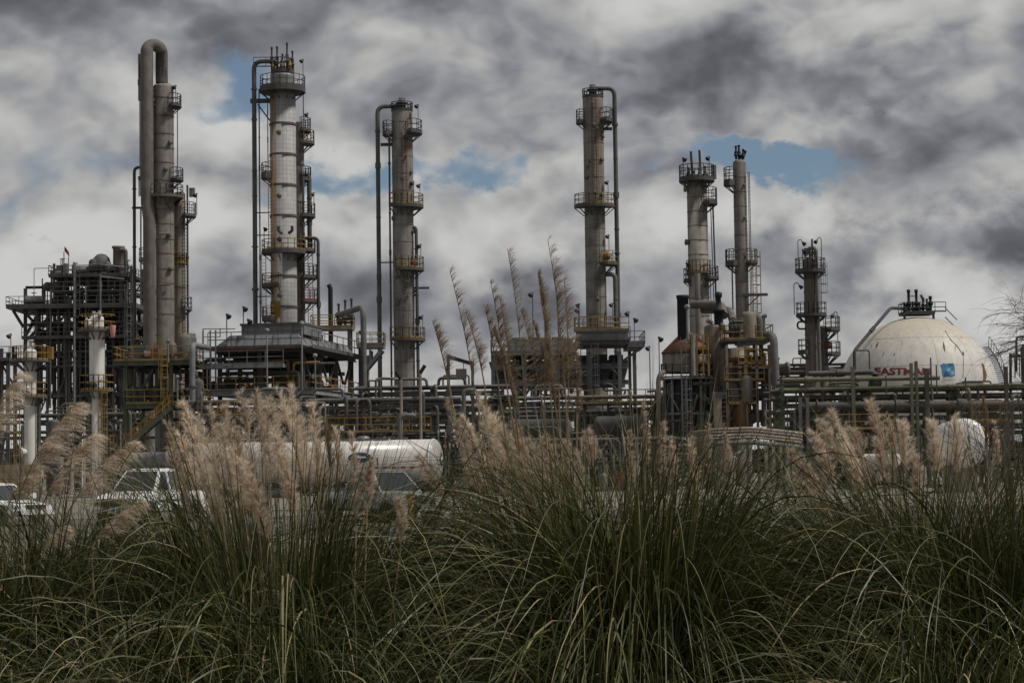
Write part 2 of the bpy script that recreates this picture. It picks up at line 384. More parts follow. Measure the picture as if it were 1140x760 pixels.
def pipe(root, pts, r, m='pipe_grey', bend=None, n=8, name='pipe'):
    pts = rounded(pts, bend if bend is not None else r * 3.2) if len(pts) > 2 else pts
    mb = MB().tube(pts, r, n); rg_ = random.Random(len(bpy.data.objects))
    for a, b in zip(pts[:-1], pts[1:]):       # flanges and lagging joints on the long straight runs
        a, b = Vector(a), Vector(b); l = (b - a).length; t = rg_.uniform(1.0, 3.5)
        while l > 4 and t < l - 1 and r > .045:
            q = a.lerp(b, t / l); d = (b - a).normalized(); w = rg_.choice((.05, .05, .12, .3)); mb.tube([q - d * w, q + d * w], r * rg_.uniform(1.12, 1.5), 8); t += rg_.uniform(2.2, 6.5)
    return mb.build(name, m, root)
def beam(root, p, q, w=0.25, h=None, m='steel_grey', name='beam'):
    return MB().ibeam(p, q, w, h or w * 1.2).build(name, m, root)
def post(root, p, q, w=0.3, m='steel_grey', name='post'):
    return MB().bar(p, q, w, w).build(name, m, root)
def lamp(root, base, h, toward=(0.4, -0.3), m='galvanised', goose=False):
    base = Vector(base); t = Vector((toward[0], toward[1], 0)); top = base + Vector((0, 0, h))
    if goose: pp = rounded([base, top, top + t * 0.9 + Vector((0, 0, 0.1)), top + t * 1.2 - Vector((0, 0, 0.35))], 0.35)
    else: pp = [base, top]
    l = MB().tube(pp, 0.045, 6).build('lamp_post', m, root)
    e = Vector(pp[-1]); d = (t.normalized() + Vector((0, 0, -0.9))).normalized()
    MB().lathe(e + Vector((0, 0, .1)), [(0.06, -.08), (0.13, .06), (0.22, .32), (0.22, .38), (0.05, .38)], 10, axis=d).build('lamp_head', 'lamp_black', l)
    return l
def shell(root, c, R, z0, z1, m, dh=None, flat=False, name='shell', taper=None):
    R0 = taper or R; prof = [(R0, z0), (R, z1)] if taper else [(R, z0), (R, z1)]
    prof += [(0.02, z1)] if flat else dome(R, z1, dh)[1:]
    return MB().lathe(c, prof, 32).build(name, m, root)
def bands(sh, c, R, zs, m='steel_grey', w=0.28, d=0.06):
    for z in zs: MB().sector(c, R - 0.01, R + d, z - w / 2, z + w / 2, 0, 360, 32).build('stiffener_ring', m, sh)
def nozzle(root, c, R, ang, z, r=0.25, l=0.5, m='column_dark'):
    t = math.radians(ang); d = Vector((math.cos(t), math.sin(t), 0)); p = Vector((c[0], c[1], z)) + d * (R - 0.1)
    return MB().lathe(p, [(r, 0), (r, l), (r * 1.35, l), (r * 1.35, l + .12), (0.02, l + .12)], 12, axis=d).build('nozzle', m, root)
def valve_cluster(root, c, z, spread, seed, hmax=2.6, m='steel_dark', n=4):
    rg = random.Random(seed)
    for i in range(n):
        x = c[0] + (i / (n - 1) - .5) * 2 * spread; y = c[1] + rg.uniform(-.5, .5); h = hmax * rg.uniform(.55, 1)
        MB().lathe((x, y, z), [(.12, 0), (.12, h * .25), (.24, h * .27), (.24, h * .33), (.13, h * .36), (.2, h * .5), (.1, h * .62), (.09, h * .9), (.15, h * .92), (.12, h), (.02, h)], 8).build('relief_valve', m, root)
def rot2(v, a): return Vector((v[0] * math.cos(a) - v[1] * math.sin(a), v[0] * math.sin(a) + v[1] * math.cos(a), 0))
mat('stalk', (0.30, 0.215, 0.125), var=0.4, vscale=30, streak=False)
mat('far_leaf', (0.045, 0.05, 0.03), var=0.5, vscale=0.3, streak=False, rough=0.9, spec=0.1)
# ------------------------------------------------------------------ setting
def Z(px, py, Y): return at(px, py, Y).z
def mp(Y): return Y / F
def sheet(name, x0, x1, y0, y1, z, m, nx=1, ny=1):
    mb = MB(); v = []; f = []
    for j in range(ny + 1):
        for i in range(nx + 1): v.append((x0 + (x1 - x0) * i / nx, y0 + (y1 - y0) * j / ny, z))
    for j in range(ny):
        for i in range(nx): a = j * (nx + 1) + i; f.append((a, a + 1, a + nx + 2, a + nx + 1))
    mb.add(v, f); o = mb.build(name, m); o['kind'] = 'structure'; return o
sheet('ground', -6000, 6000, -200, 9000, 0.0, 'soil')
sheet('gravel_yard', -160, 160, 26, 300, 0.004, 'gravel')
sheet('access_road', -160, 160, 58, 84, 0.008, 'asphalt')

rs = np.random.RandomState(3); n = 16000; tx = rs.uniform(-190, 190, n); crown = 5.6 + 1.6 * np.sin(tx * .11) + 1.2 * np.sin(tx * .31 + 1) + .9 * np.sin(tx * .83 + 2)  # added leaf mass, put in to block the bright sky near the horizon
tz = crown * np.sqrt(rs.rand(n)); ty = 430 + rs.uniform(-9, 9, n); tm = MB(); d_ = rs.randn(n, 2, 3) * .62
P_ = np.stack([tx, ty, tz], 1)
for i in range(n): a_, b_ = d_[i]; q_ = P_[i]; tm.v += [tuple(q_ - a_), tuple(q_ - b_), tuple(q_ + a_), tuple(q_ + b_)]; tm.f.append((4 * i, 4 * i + 1, 4 * i + 2, 4 * i + 3)); tm.sm.append(False)
tag(tm.build('added_treeline', 'far_leaf'), 'added low dark line of trees blocking the bright sky behind the plant', 'added_treeline', kind='stuff')

# ------------------------------------------------------------------ tall columns
def col_root(name, label, px, pyref, Y, cat='column', group='tall process columns of the plant'):
    p = at(px, pyref, Y); return empty(name, (p.x, p.y, 0), label, cat, group), (p.x, p.y)

# --- column with the inverted-U overhead pipe
Y = 200; k = mp(Y)
r, c = col_root('process_column', 'brown-grey column with a thick inverted-U pipe arching over its top', 182, 200, Y)
R = 11.6 * k; zz = lambda py: Z(182, py, Y)
s = shell(r, c, R, 0, zz(98), 'column_grey'); bands(s, c, R, [zz(y) for y in (110, 130, 150, 166, 182, 202, 234, 250, 267, 283, 300, 316, 333, 350)], 'column_dark', 0.1, 0.035)
ur = 7.0 * k; xl = at(166.2, 120, Y).x; xr = at(180.5, 100, Y).x; yf = c[1] - R - ur * 0.4
ym = c[1] - 0.2
top = [Vector((xl, yf, zz(232))), Vector((xl, yf, zz(60)))]
arcp = []
cxm = (xl + xr) / 2; rad = (xr - xl) / 2
for i in range(1, 14):
    t = math.pi * i / 14; arcp.append(Vector((cxm - rad * math.cos(t), yf + (ym - yf) * i / 14, zz(60) + rad * math.sin(t) * 1.12)))
low = [Vector((at(169, 300, Y).x, yf, zz(395))), Vector((at(169, 300, Y).x, yf, zz(246)))]
MB().tube(low + [Vector((xl, yf, zz(228)))] + top[1:] + arcp + [Vector((xr, ym, zz(60))), Vector((xr, ym, zz(93)))], ur, 18).build('overhead_pipe', 'column_dark', r)
MB().lathe((at(169.5, 300, Y).x, yf + 0.1, 0), [(6.8 * k, 0), (6.8 * k, zz(252)), (6.2 * k, zz(247)), (.1, zz(247))], 24).build('downcomer', 'column_grey', r)
for py in (253, 355, 372): MB().sector((at(169.5, 300, Y).x, yf + .1), 6.78 * k, 7.3 * k, zz(py) - .1, zz(py) + .1, 0, 360, 24).build('flange', 'column_dark', r)
platform(r, c, R, zz(219), 1.15, 0, 360, 'steel_grey', 'column_dark')
platform(r, c, R, zz(118), 0.95, -50, 55, 'steel_dark')
platform(r, c, R, zz(113), 0.8, 160, 235, 'steel_dark')
platform(r, c, R, zz(200), 1.15, -40, 50, 'steel_grey')
platform(r, c, R + .7, zz(289), 0.9, 168, 215, 'galvanised', 'galvanised')
for py in (128, 160, 190, 230, 263, 300): nozzle(r, c, R, -75 + (py % 7) * 5, zz(py), 0.2, 0.25)
for py in (262, 318): pipe(r, [Vector((c[0] - .2, c[1] - R - .4, zz(py))), Vector((c[0] + R * .8, c[1] - R * .9 - .2, zz(py)))], .09, 'column_dark')
pipe(r, [Vector((at(162, 186, Y).x, c[1], zz(186))), Vector((at(149.5, 186, Y).x, c[1], zz(186))), Vector((at(149.5, 300, Y).x, c[1], 0))], .16, 'steel_dark', .5)
pipe(r, [Vector((at(147, 231, Y).x, c[1], zz(231))), Vector((at(163, 231, Y).x, c[1], zz(231)))], .12, 'steel_dark')
pipe(r, [Vector((at(155.3, 80, Y).x, c[1], zz(112))), Vector((at(155.3, 80, Y).x, c[1], zz(60)))], .14, 'steel_dark')
ladder(r, (at(158, 260, Y).x, c[1] - .6), zz(340), zz(233), (-1, 0)); ladder(r, (at(157, 100, Y).x, c[1] - .5), zz(219), zz(88), (-1, 0))
ladder(r, (c[0] + .2, c[1] - R - .15), zz(90), zz(78), (0, -1), 'steel_dark')
pipe(r, [Vector((at(198, 110, Y).x, c[1] - .3, zz(205))), Vector((at(198, 110, Y).x, c[1] - .3, zz(118)))], .05, 'steel_dark')
lamp(r, Vector((at(196, 110, Y).x, c[1] - .2, zz(118))), 1.9, (-.3, -.3))
lamp(r, Vector((at(155, 200, Y).x, c[1] - .2, zz(219))), 1.9, (.3, -.3))
# the companion column
r, c2 = col_root('process_column', 'slim rust-streaked column close behind the inverted-U column', 200, 290, Y + 1.8)
R2 = 6.6 * k
s = shell(r, c2, R2, 0, zz(214), 'column_tan'); bands(s, c2, R2, [zz(y) for y in (252, 285, 318, 352)], 'column_dark', .14, .04)
platform(r, c2, R2, zz(238), 1.3, -60, 50, 'galvanised', 'steel_dark', h=1.3)
platform(r, c2, R2, zz(342), .8, -55, 55, 'galvanised', 'galvanised')
platform(r, c2, R2, zz(290), .25, -140, 0, 'yellow', 'yellow', h=.9)
platform(r, c2, R2, zz(383), 1.2, -80, 80, 'yellow')
pipe(r, [Vector((c2[0] + R2 + .25, c2[1] - .2, zz(204))), Vector((c2[0] + R2 + .25, c2[1] - .2, 0))], .1, 'steel_dark')
MB().box((c2[0] + R2 + .7, c2[1], zz(212)), (.55, .5, .9)).build('junction_box', 'galvanised', r)
lamp(r, Vector((c2[0] + R2 + 1.2, c2[1] - .2, zz(238))), 2.1, (-.3, -.3))
ladder(r, (c2[0] + R2 + .1, c2[1] - .3), zz(383), zz(244), (1, -.2))

# --- aluminium jacketed column
Y = 210; k = mp(Y)
r, c = col_root('process_column', 'silver-jacketed ringed column with yellow-brown stained left flank', 315.5, 230, Y)
R = 14.6 * k; zz = lambda py: Z(315, py, Y)
s = shell(r, c, R, 0, zz(104), 'jacket', flat=True); bands(s, c, R, [zz(y) for y in (139, 173, 207, 241, 308, 342, 376)], 'steel_grey', .22, .07)
MB().lathe((c[0], c[1], zz(104)), [(R * .94, 0), (R * .94, zz(86) - zz(104)), (R * .97, zz(84) - zz(104)), (.1, zz(83) - zz(104))], 28).build('neck', 'jacket_plain', r)
platform(r, c, R * .94, zz(98), 1.35, 0, 360, 'steel_grey', 'steel_dark', th=.75, h=1.2)
platform(r, c, R * .3, zz(79), 1.0, 0, 360, 'steel_dark', 'steel_dark', th=.4, h=1.25)
valve_cluster(r, c, zz(79), 1.1, 3, 3.2, n=5); valve_cluster(r, (c[0], c[1] - .6), zz(79), .9, 4, 1.6, 'yellow', n=3)
xo = at(284, 200, Y).x
pipe(r, [Vector((c[0] - .5, c[1] - .4, zz(73))), Vector((c[0] - .8, c[1] - .4, zz(69))), Vector((xo, c[1] - .4, zz(69))), Vector((xo, c[1] - .4, 0))], 2.6 * k, 'steel_grey', .9, 12, 'overhead_pipe')
rb = MB(); rail_along(rb, [Vector((xo, c[1] - .7, zz(76))), Vector((c[0] - .4, c[1] - .7, zz(76)))], h=1.05); rb.build('railing', 'steel_dark', r)
pipe(r, [Vector((xo + .55, c[1] - .6, zz(100))), Vector((xo + .55, c[1] - .6, 0))], .07, 'steel_dark')
pipe(r, [Vector((xo + 1.45, c[1] - .6, zz(112))), Vector((xo + 1.45, c[1] - .6, zz(190)))], .05, 'steel_dark')
MB().bar((xo - .4, c[1] - .4, zz(113)), (c[0] - R * .9, c[1] - .4, zz(113)), .35, .45).build('bracket', 'steel_dark', r)
for dy in (-.5, .3): MB().bar((xo + .4, c[1] + dy, zz(117)), (c[0] - R, c[1] + dy, zz(134)), .14).build('brace', 'steel_dark', r)
for py in (237, 262, 330): pipe(r, [Vector((xo, c[1] - .4, zz(py))), Vector((c[0] - R, c[1] - .4, zz(py)))], .06, 'steel_dark')
platform(r, c, R, zz(194), 1.15, 140, 225, 'steel_dark', th=.7); platform(r, c, R, zz(279), 1.15, 0, 360, 'yellow', 'steel_dark', th=.55)
platform(r, c, R, zz(317), 1.15, 120, 262, 'yellow', th=.45); platform(r, c, R, zz(353), 1.15, 130, 240, 'yellow', th=.6)
for py in (150, 220, 268, 330): nozzle(r, c, R, -100, zz(py), .2, .2)
for a, l in ((-1, .5), (1, .5)):
    MB().tube(rounded([Vector((c[0] + .3 * a + .4, c[1] - R - .3, zz(262))), Vector((c[0] + .75 * a + .4, c[1] - R - .4, zz(259))), Vector((c[0] + .7 * a + .4, c[1] - R - .5, zz(254)))], .3), .17, 8).build('lamp_head', 'steel_grey', r)
ladder(r, (at(294, 200, Y).x, c[1] - .8), zz(353), zz(283), (-.3, -1)); ladder(r, (at(303, 200, Y).x, c[1] - R - .1), zz(278), zz(175), (-.3, -1), 'yellow')
MB().sector(c, R + .01, R + .12, zz(354), zz(336), 205, 262, 8).build('cladding_patch', 'yellow', r)
lamp(r, Vector((at(337.5, 90, Y).x, c[1], zz(98))), 2.9, (-.4, -.3)); pipe(r, [Vector((at(337.5, 90, Y).x, c[1], zz(98))), Vector((at(337.5, 90, Y).x, c[1], zz(160)))], .05, 'steel_dark')
lamp(r, Vector((at(294.5, 260, Y).x, c[1] - .4, zz(279))), 2.3, (.4, -.3))
r, c2 = col_root('process_column', 'narrow grey column with stepped yellow platforms behind the silver-jacketed column', 333, 250, Y + 2.4)
R2 = 6.2 * k
s = shell(r, c2, R2, 0, zz(134), 'column_grey'); bands(s, c2, R2, [zz(y) for y in (180, 222, 262, 300)], 'steel_grey', .14, .04)
for py, w, m in ((155, 1.35, 'yellow'), (141, .9, 'steel_dark'), (196, .9, 'steel_dark'), (237, 1.4, 'steel_dark'), (276, 1.4, 'yellow'), (306, 1.6, 'steel_dark'), (333, 1.7, 'red_paint')):
    platform(r, c2, R2, zz(py), w, -70, 60, m, th=.35, h=1.25)
pipe(r, [Vector((c2[0] + .2, c2[1] - R2 - .1, zz(192))), Vector((at(342, 200, Y).x, c2[1] - .3, zz(192))), Vector((at(342, 200, Y).x, c2[1] - .3, zz(280)))], .26, 'steel_grey')
pipe(r, [Vector((c2[0], c2[1] - .5, zz(263))), Vector((at(352.5, 300, Y).x, c2[1] - .5, zz(263))), Vector((at(352.5, 300, Y).x, c2[1] - .5, 0))], .17, 'steel_dark')
pipe(r, [Vector((at(337, 300, Y).x, c2[1] - 1.2, zz(195))), Vector((at(337, 300, Y).x, c2[1] - 1.2, zz(370)))], .12, 'steel_grey')
ladder(r, (at(344, 340, Y).x, c2[1] - .8), zz(400), zz(280), (.3, -1))
lamp(r, Vector((at(340, 130, Y).x, c2[1], zz(141))), 1.7, (-.4, -.3)); lamp(r, Vector((at(347, 220, Y).x, c2[1], zz(237))), 2.3, (-.4, -.3))

# --- third column, overhead pipe on its left
def single(label, px, pyref, Y, wpx, ytop, m, side, plats, ox, topy, strutys, thin=None, seed=1, extra=None):
    r, c = col_root('process_column', label, px, pyref, Y); k = mp(Y); R = wpx / 2 * k; zz = lambda py: Z(px, py, Y)
    s = shell(r, c, R, 0, zz(ytop + 4), m, dh=R * .42)
    bands(s, c, R, [zz(y) for y in range(ytop + 16, 430, 19)], 'column_dark', .07, .02)
    MB().lathe((c[0], c[1], zz(ytop + 1)), [(.42, 0), (.42, .55), (.62, .56), (.62, .72), (.35, .74), (.35, 1.2), (.05, 1.2)], 14).build('top_nozzle', 'steel_dark', r)
    xo = at(ox, 250, Y).x; zt = zz(topy)
    pipe(r, [Vector((c[0], c[1] - .1, zz(ytop - 3))), Vector((c[0], c[1] - .1, zt)), Vector((xo, c[1] - .1, zt)), Vector((xo, c[1] - .1, 0))], 2.45 * k, 'steel_grey', .8, 12, 'overhead_pipe')
    for py in strutys: MB().bar((xo - side * .3, c[1] - .1, zz(py)), (c[0] + side * R * .95, c[1] - .1, zz(py)), .3, .3).build('strut', 'steel_dark', r)
    for py, w, a0, a1, rm, lp in plats:
        platform(r, c, R, zz(py), w, a0, a1, rm, th=.4, h=1.15)
        for ax, hh in lp: lamp(r, Vector((at(ax, py, Y).x, c[1] - .6, zz(py))), hh, (-.45, -.25))
    platform(r, c, .55, zz(ytop + 2), .7, 0, 360, 'steel_dark', 'steel_dark', th=.12, h=.8)
    if thin: pipe(r, [Vector((at(thin, 250, Y).x, c[1] - .5, zz(ytop + 25))), Vector((at(thin, 250, Y).x, c[1] - .5, 0))], .1, 'steel_dark')
    rg = random.Random(seed)
    for i in range(14): nozzle(r, c, R, rg.uniform(-150, -20), zz(rg.uniform(ytop + 30, 350)), rg.uniform(.1, .2), .15)
    return r, c, R, zz
r, c, R, zz = single('rusty grey column with its overhead pipe down the left, lone in the middle', 449, 270, 205, 23.5, 121, 'rusted_right', -1,
    [(147, 1.2, -60, 65, 'steel_dark', [(466, 2.6)]), (148, 1.15, 140, 220, 'steel_grey', []), (229, 1.25, -130, 60, 'yellow', [(461, 2.3), (468, 2.0)]), (299, 1.25, -110, 60, 'yellow', [(469, 2.3)]), (377, 1.3, -130, 60, 'yellow', [(471, 2.2)])],
    421.5, 118.5, (161,), 434.5, 5)
pipe(r, [Vector((c[0] + R * .8, c[1] - .2, zz(254))), Vector((at(464, 300, 205).x, c[1] - .5, zz(254))), Vector((at(465, 300, 205).x, c[1] - .5, 0))], .17, 'steel_dark')
pipe(r, [Vector((c[0] + R, c[1] - .3, zz(321))), Vector((at(478, 321, 205).x, c[1] - .3, zz(321)))], .12, 'steel_dark')
pipe(r, [Vector((at(422, 292, 205).x, c[1] - .1, zz(292))), Vector((c[0] - R, c[1] - .1, zz(292)))], .07, 'steel_dark')
ladder(r, (at(452, 300, 205).x, c[1] - R - .15), zz(377), zz(300), (.1, -1), 'column_dark', True); ladder(r, (at(452, 300, 205).x, c[1] - R - .15), zz(229), zz(150), (.1, -1), 'rust_orange')
MB().lathe((at(462, 376, 205).x, c[1] - .6, zz(300)), [(.3, .2), (.3, 1.0), (.02, 1.1)], 10).build('junction_box', 'rust_orange', r)
r, c, R, zz = single('rusty grey column with its overhead pipe down the right, above the fan deck', 662, 230, 210, 23, 106, 'rusted_right_two', 1,
    [(134, 1.2, -50, 50, 'steel_dark', []), (135, .9, 150, 215, 'steel_dark', []), (229, 1.3, 180, 360, 'yellow', [(677, 2.4)]), (293, 1.5, -60, 40, 'yellow', [(678, 2.8)]), (366, 1.6, 0, 360, 'yellow', [(682, 2.5), (645, 2.5)])],
    686.5, 99, (144,), None, 9)
pipe(r, [Vector((c[0] + R * .9, c[1] - .3, zz(306))), Vector((at(684.5, 306, 210).x, c[1] - .5, zz(306))), Vector((at(685, 306, 210).x, c[1] - .5, 0))], .24, 'pipe_grey')
MB().lathe((at(675, 283, 210).x, c[1] - .5, zz(291)), [(.1, 0), (.42, .25), (.46, .7), (.2, 1.0), (.02, 1.05)], 12).build('level_gauge', 'yellow', r)
ladder(r, (at(664.5, 300, 210).x, c[1] - R - .12), zz(366), zz(232), (.05, -1), 'column_dark'); ladder(r, (at(663, 300, 210).x, c[1] - R - .12), zz(229), zz(112), (.05, -1), 'rust_orange')

# --- twin columns over the heater
Y = 190; k = mp(Y)
r, c = col_root('process_column', 'stout grey column with a crown of railings above the black stack', 777, 270, Y)
R = 11.3 * k; zz = lambda py: Z(777, py, Y)
s = shell(r, c, R, 0, zz(205), 'column_grey', flat=True); bands(s, c, R, [zz(y) for y in (220, 236, 252, 268, 284, 332, 352)], 'column_dark', .08, .025)
platform(r, c, R * .9, zz(199), 1.0, 0, 360, 'steel_dark', th=.45, h=1.25)
MB().lathe((c[0], c[1], zz(206)), [(R * .9, 0), (R * .9, .9), (.1, 1.0)], 24).build('neck', 'column_dark', r)
for dx, h in ((-5, 2.6), (4.5, 2.7)): pipe(r, [Vector((c[0] + dx * k, c[1] - .3, zz(199))), Vector((c[0] + dx * k - .1, c[1] - .3, zz(199) + h))], .12, 'steel_dark')
valve_cluster(r, c, zz(199), .8, 12, 1.3, n=4)
lamp(r, Vector((at(760.5, 195, Y).x, c[1], zz(199))), 1.9, (.4, -.3)); lamp(r, Vector((at(790, 195, Y).x, c[1], zz(199))), 2.0, (-.4, -.3))
rb = MB(); rb.box((at(794.5, 190, Y).x, c[1], zz(192)), (.45, .6, 1.3)); rb.build('junction_box', 'galvanised', r)
platform(r, c, R, zz(225), 1.15, -60, 55, 'steel_dark', th=.45, h=1.3); platform(r, c, R, zz(310), 1.15, -60, 60, 'steel_grey'); platform(r, c, R, zz(312), .6, 130, 220, 'steel_grey'); platform(r, c, R, zz(303), .35, 200, 345, 'yellow', 'column_dark')
for dx in (14.5, 17): pipe(r, [Vector((c[0] + dx * k, c[1] - .4, zz(225))), Vector((c[0] + (dx + 2) * k, c[1] - .4, zz(370)))], .045 if dx < 15 else .08, 'steel_dark')
for py in (211, 270): nozzle(r, c, R, -160, zz(py), .22, .3)
pipe(r, [Vector((c[0] - 2.8 * k, c[1] - R - .3, zz(306))), Vector((c[0] - 2.8 * k, c[1] - R - .3, zz(372)))], 3.3 * k, 'column_grey', n=14, name='downcomer')
lamp(r, Vector((at(764, 310, Y).x, c[1] - .5, zz(312))), 1.5, (.4, -.3))
ladder(r, (c[0] + R * .93, c[1] - R * .4), zz(372), zz(310), (.6, -.8))
r, c = col_root('process_column', 'slim grey column with ball-like valve top, right of the crowned column', 825, 270, Y)
R = 7.4 * k; zz = lambda py: Z(825, py, Y)
s = shell(r, c, R, 0, zz(182), 'column_grey', dh=R * .6); bands(s, c, R, [zz(y) for y in (198, 214, 230, 246, 262, 278, 314, 330, 352)], 'column_dark', .07, .02)
valve_cluster(r, c, zz(178), .35, 14, 1.5, 'black_steel', n=3); pipe(r, [Vector((c[0] + .1, c[1], zz(176))), Vector((c[0] + .5, c[1], zz(171))), Vector((c[0] + .6, c[1], zz(168)))], .16, 'black_steel')
platform(r, c, R, zz(202), 1.1, 130, 225, 'steel_dark', th=.6, h=1.3); platform(r, c, R, zz(292), 1.1, 120, 235, 'steel_dark', th=.5, h=1.2); platform(r, c, R, zz(292), 1.1, -60, 60, 'yellow', 'steel_dark', th=.3, h=1.2)
ladder(r, (c[0] + R + .2, c[1] - .3), zz(375), zz(192), (1, -.4)); ladder(r, (c[0] + R + .55, c[1] - .5), zz(375), zz(292), (.6, -.8), 'yellow', True, .5)
pipe(r, [Vector((c[0] - R - .3, c[1] - .2, zz(292))), Vector((c[0] - R - .3, c[1] - .2, zz(352)))], .07, 'steel_dark')
MB().bar((c[0], c[1] - R - .15, zz(329)), (at(853.5, 329, Y).x, c[1] - R - .15, zz(329)), .22, .26).build('davit_arm', 'steel_dark', r)
MB().bar((c[0] + 1.6, c[1] - R - .15, zz(329)), (c[0] + .3, c[1] - R - .15, zz(343)), .12).build('brace', 'steel_dark', r)
for py in (207, 243, 286, 330): nozzle(r, c, R, -60, zz(py), .1, .12)

# --- short twin column left of the sphere
Y = 205; k = mp(Y)
r, c = col_root('process_column', 'short dark column with gooseneck lamps, left of the white sphere', 903, 340, Y)
R = 7.6 * k; zz = lambda py: Z(903, py, Y)
s = shell(r, c, R, 0, zz(290), 'column_dark'); bands(s, c, R, [zz(y) for y in (325, 372)], 'column_dark', .1, .03)
pipe(r, [Vector((c[0] - .4, c[1] - .2, zz(284))), Vector((c[0] - .3, c[1] - .5, zz(277))), Vector((c[0] + 5.6 * k, c[1] - R - .1, zz(277))), Vector((c[0] + 6.6 * k, c[1] - R - .2, zz(418)))], 2.0 * k, 'pipe_grey', .5, 12, 'overhead_pipe')
platform(r, c, R, zz(301), 1.05, 0, 360, 'steel_dark', th=.35, h=1.2); platform(r, c, R, zz(350), 1.05, 0, 360, 'steel_dark', th=.3, h=1.2); platform(r, c, R, zz(391), .9, 130, 235, 'steel_dark', th=.35, h=1.2)
for ax, py, h, tw, g in ((888.5, 301, 3.1, (.35, -.3), True), (914.5, 301, 3.3, (-.4, -.3), True), (884, 350, 3.2, (.45, -.2), True), (893.5, 301, 2.0, (.3, -.2), False)):
    lamp(r, Vector((at(ax, py, Y).x, c[1] - .3, zz(py))), h, tw, 'steel_dark', g)
pipe(r, [Vector((at(904.5, 290, Y).x, c[1], zz(300))), Vector((at(904.5, 290, Y).x, c[1], zz(266)))], .1, 'steel_dark')
valve_cluster(r, c, zz(286), .5, 16, 1.2, n=3)
pipe(r, [Vector((c[0] - R, c[1] - .2, zz(358))), Vector((at(887.5, 358, Y).x, c[1] - .2, zz(358))), Vector((at(887.5, 358, Y).x, c[1] - .2, zz(366))), Vector((c[0] - R, c[1] - .2, zz(366)))], .1, 'steel_dark')
ladder(r, (c[0] + R + .25, c[1] - .4), zz(350), zz(303), (1, -.5), cage=True)
r, c2 = col_root('process_column', 'shorter brown vessel column with right-hand platforms tucked beside the gooseneck column', 916.5, 390, Y + 1.4)
R2 = 5.4 * k; shell(r, c2, R2, 0, zz(364), 'column_dark')
platform(r, c2, R2, zz(365), 1.55, -70, 70, 'steel_dark', th=.4, h=1.2); platform(r, c2, R2, zz(393), 1.55, -70, 70, 'steel_dark', th=.3, h=1.2)
lamp(r, Vector((at(935.5, 390, Y).x, c2[1], zz(393))), 4.3, (-.35, -.3), 'steel_dark', True)
MB().lathe((at(923, 383, Y).x, c2[1] - .6, zz(384)), [(.1, 0), (.38, .1), (.38, .3), (.1, .35)], 12, axis=(.3, -1, 0)).build('manway', 'rust_orange', r)

# ------------------------------------------------------------------ left steel structure
def steel_frame(root, x0, x1, y0, y1, zs, nb, m='steel_dark', w=.3, brace=True, seed=0, nd_=1, top_post=True):
    """posts, floor beams and braces, each its own part"""
    rg = random.Random(seed); xs = [x0 + (x1 - x0) * i / nb for i in range(nb + 1)]; ys = [y0 + (y1 - y0) * j / nd_ for j in range(nd_ + 1)]
    for x in xs:
        for y in ys: post(root, (x, y, 0), (x, y, zs[-1] + (rg.uniform(0, 1.5) if top_post else 0)), w, m)
    for z in zs:
        for y in ys: beam(root, (x0, y, z), (x1, y, z), w * .8, w * 1.2, m)
        for x in xs: beam(root, (x, y0, z), (x, y1, z), w * .8, w * 1.2, m)
    if brace:
        zl = [0.4] + list(zs)
        for i in range(nb):
            for a, b in zip(zl[:-1], zl[1:]):
                if rg.random() < .62:
                    p, q = ((xs[i], a), (xs[i + 1], b)) if rg.random() < .5 else ((xs[i + 1], a), (xs[i], b))
                    y = y0 if rg.random() < .6 else y1
                    MB().bar((p[0], y, p[1]), (q[0], y, q[1]), w * .55).build('brace', m, root)
    return xs, ys
def deck(root, x0, x1, y0, y1, z, m='steel_dark', rm='steel_dark', sides='fblr', th=.12):
    d = MB().box(((x0 + x1) / 2, (y0 + y1) / 2, z), (x1 - x0, y1 - y0, th)).build('deck', m, root)
    seg = {'f': ((x0, y0), (x1, y0)), 'b': ((x0, y1), (x1, y1)), 'l': ((x0, y0), (x0, y1)), 'r': ((x1, y0), (x1, y1))}
    for s_ in sides:
        a, b = seg[s_]; rb = MB(); rail_along(rb, [Vector((a[0], a[1], z)), Vector((b[0], b[1], z))]); rb.build('railing', rm, d)
    return d
def clutter_pipes(root, x0, x1, y0, y1, z0, z1, n, seed, mats=('pipe_dark', 'pipe_grey', 'steel_dark', 'steel_grey'), rr=(.05, .22)):
    """risers, drops and elbows between two heights"""
    rg = random.Random(seed)
    for i in range(n):
        x = rg.uniform(x0, x1); y = rg.uniform(y0, y1); a = rg.uniform(z0, z1); b = rg.uniform(z0, z1); x2 = min(max(x + rg.uniform(-4, 4), x0), x1); rad = rg.uniform(*rr)
        kind = rg.random()
        if kind < .4: pts = [Vector((x, y, a)), Vector((x, y, b)), Vector((x2, y, b))]
        elif kind < .7: pts = [Vector((x, y, z0)), Vector((x, y, b))]
        else: pts = [Vector((x, y, a)), Vector((x2, y, a)), Vector((x2, y, b)), Vector((x2, y + 1.5, b))]
        if (pts[0] - pts[-1]).length < .5: continue
        pipe(root, pts, rad, rg.choice(mats), rad * 3, 6)
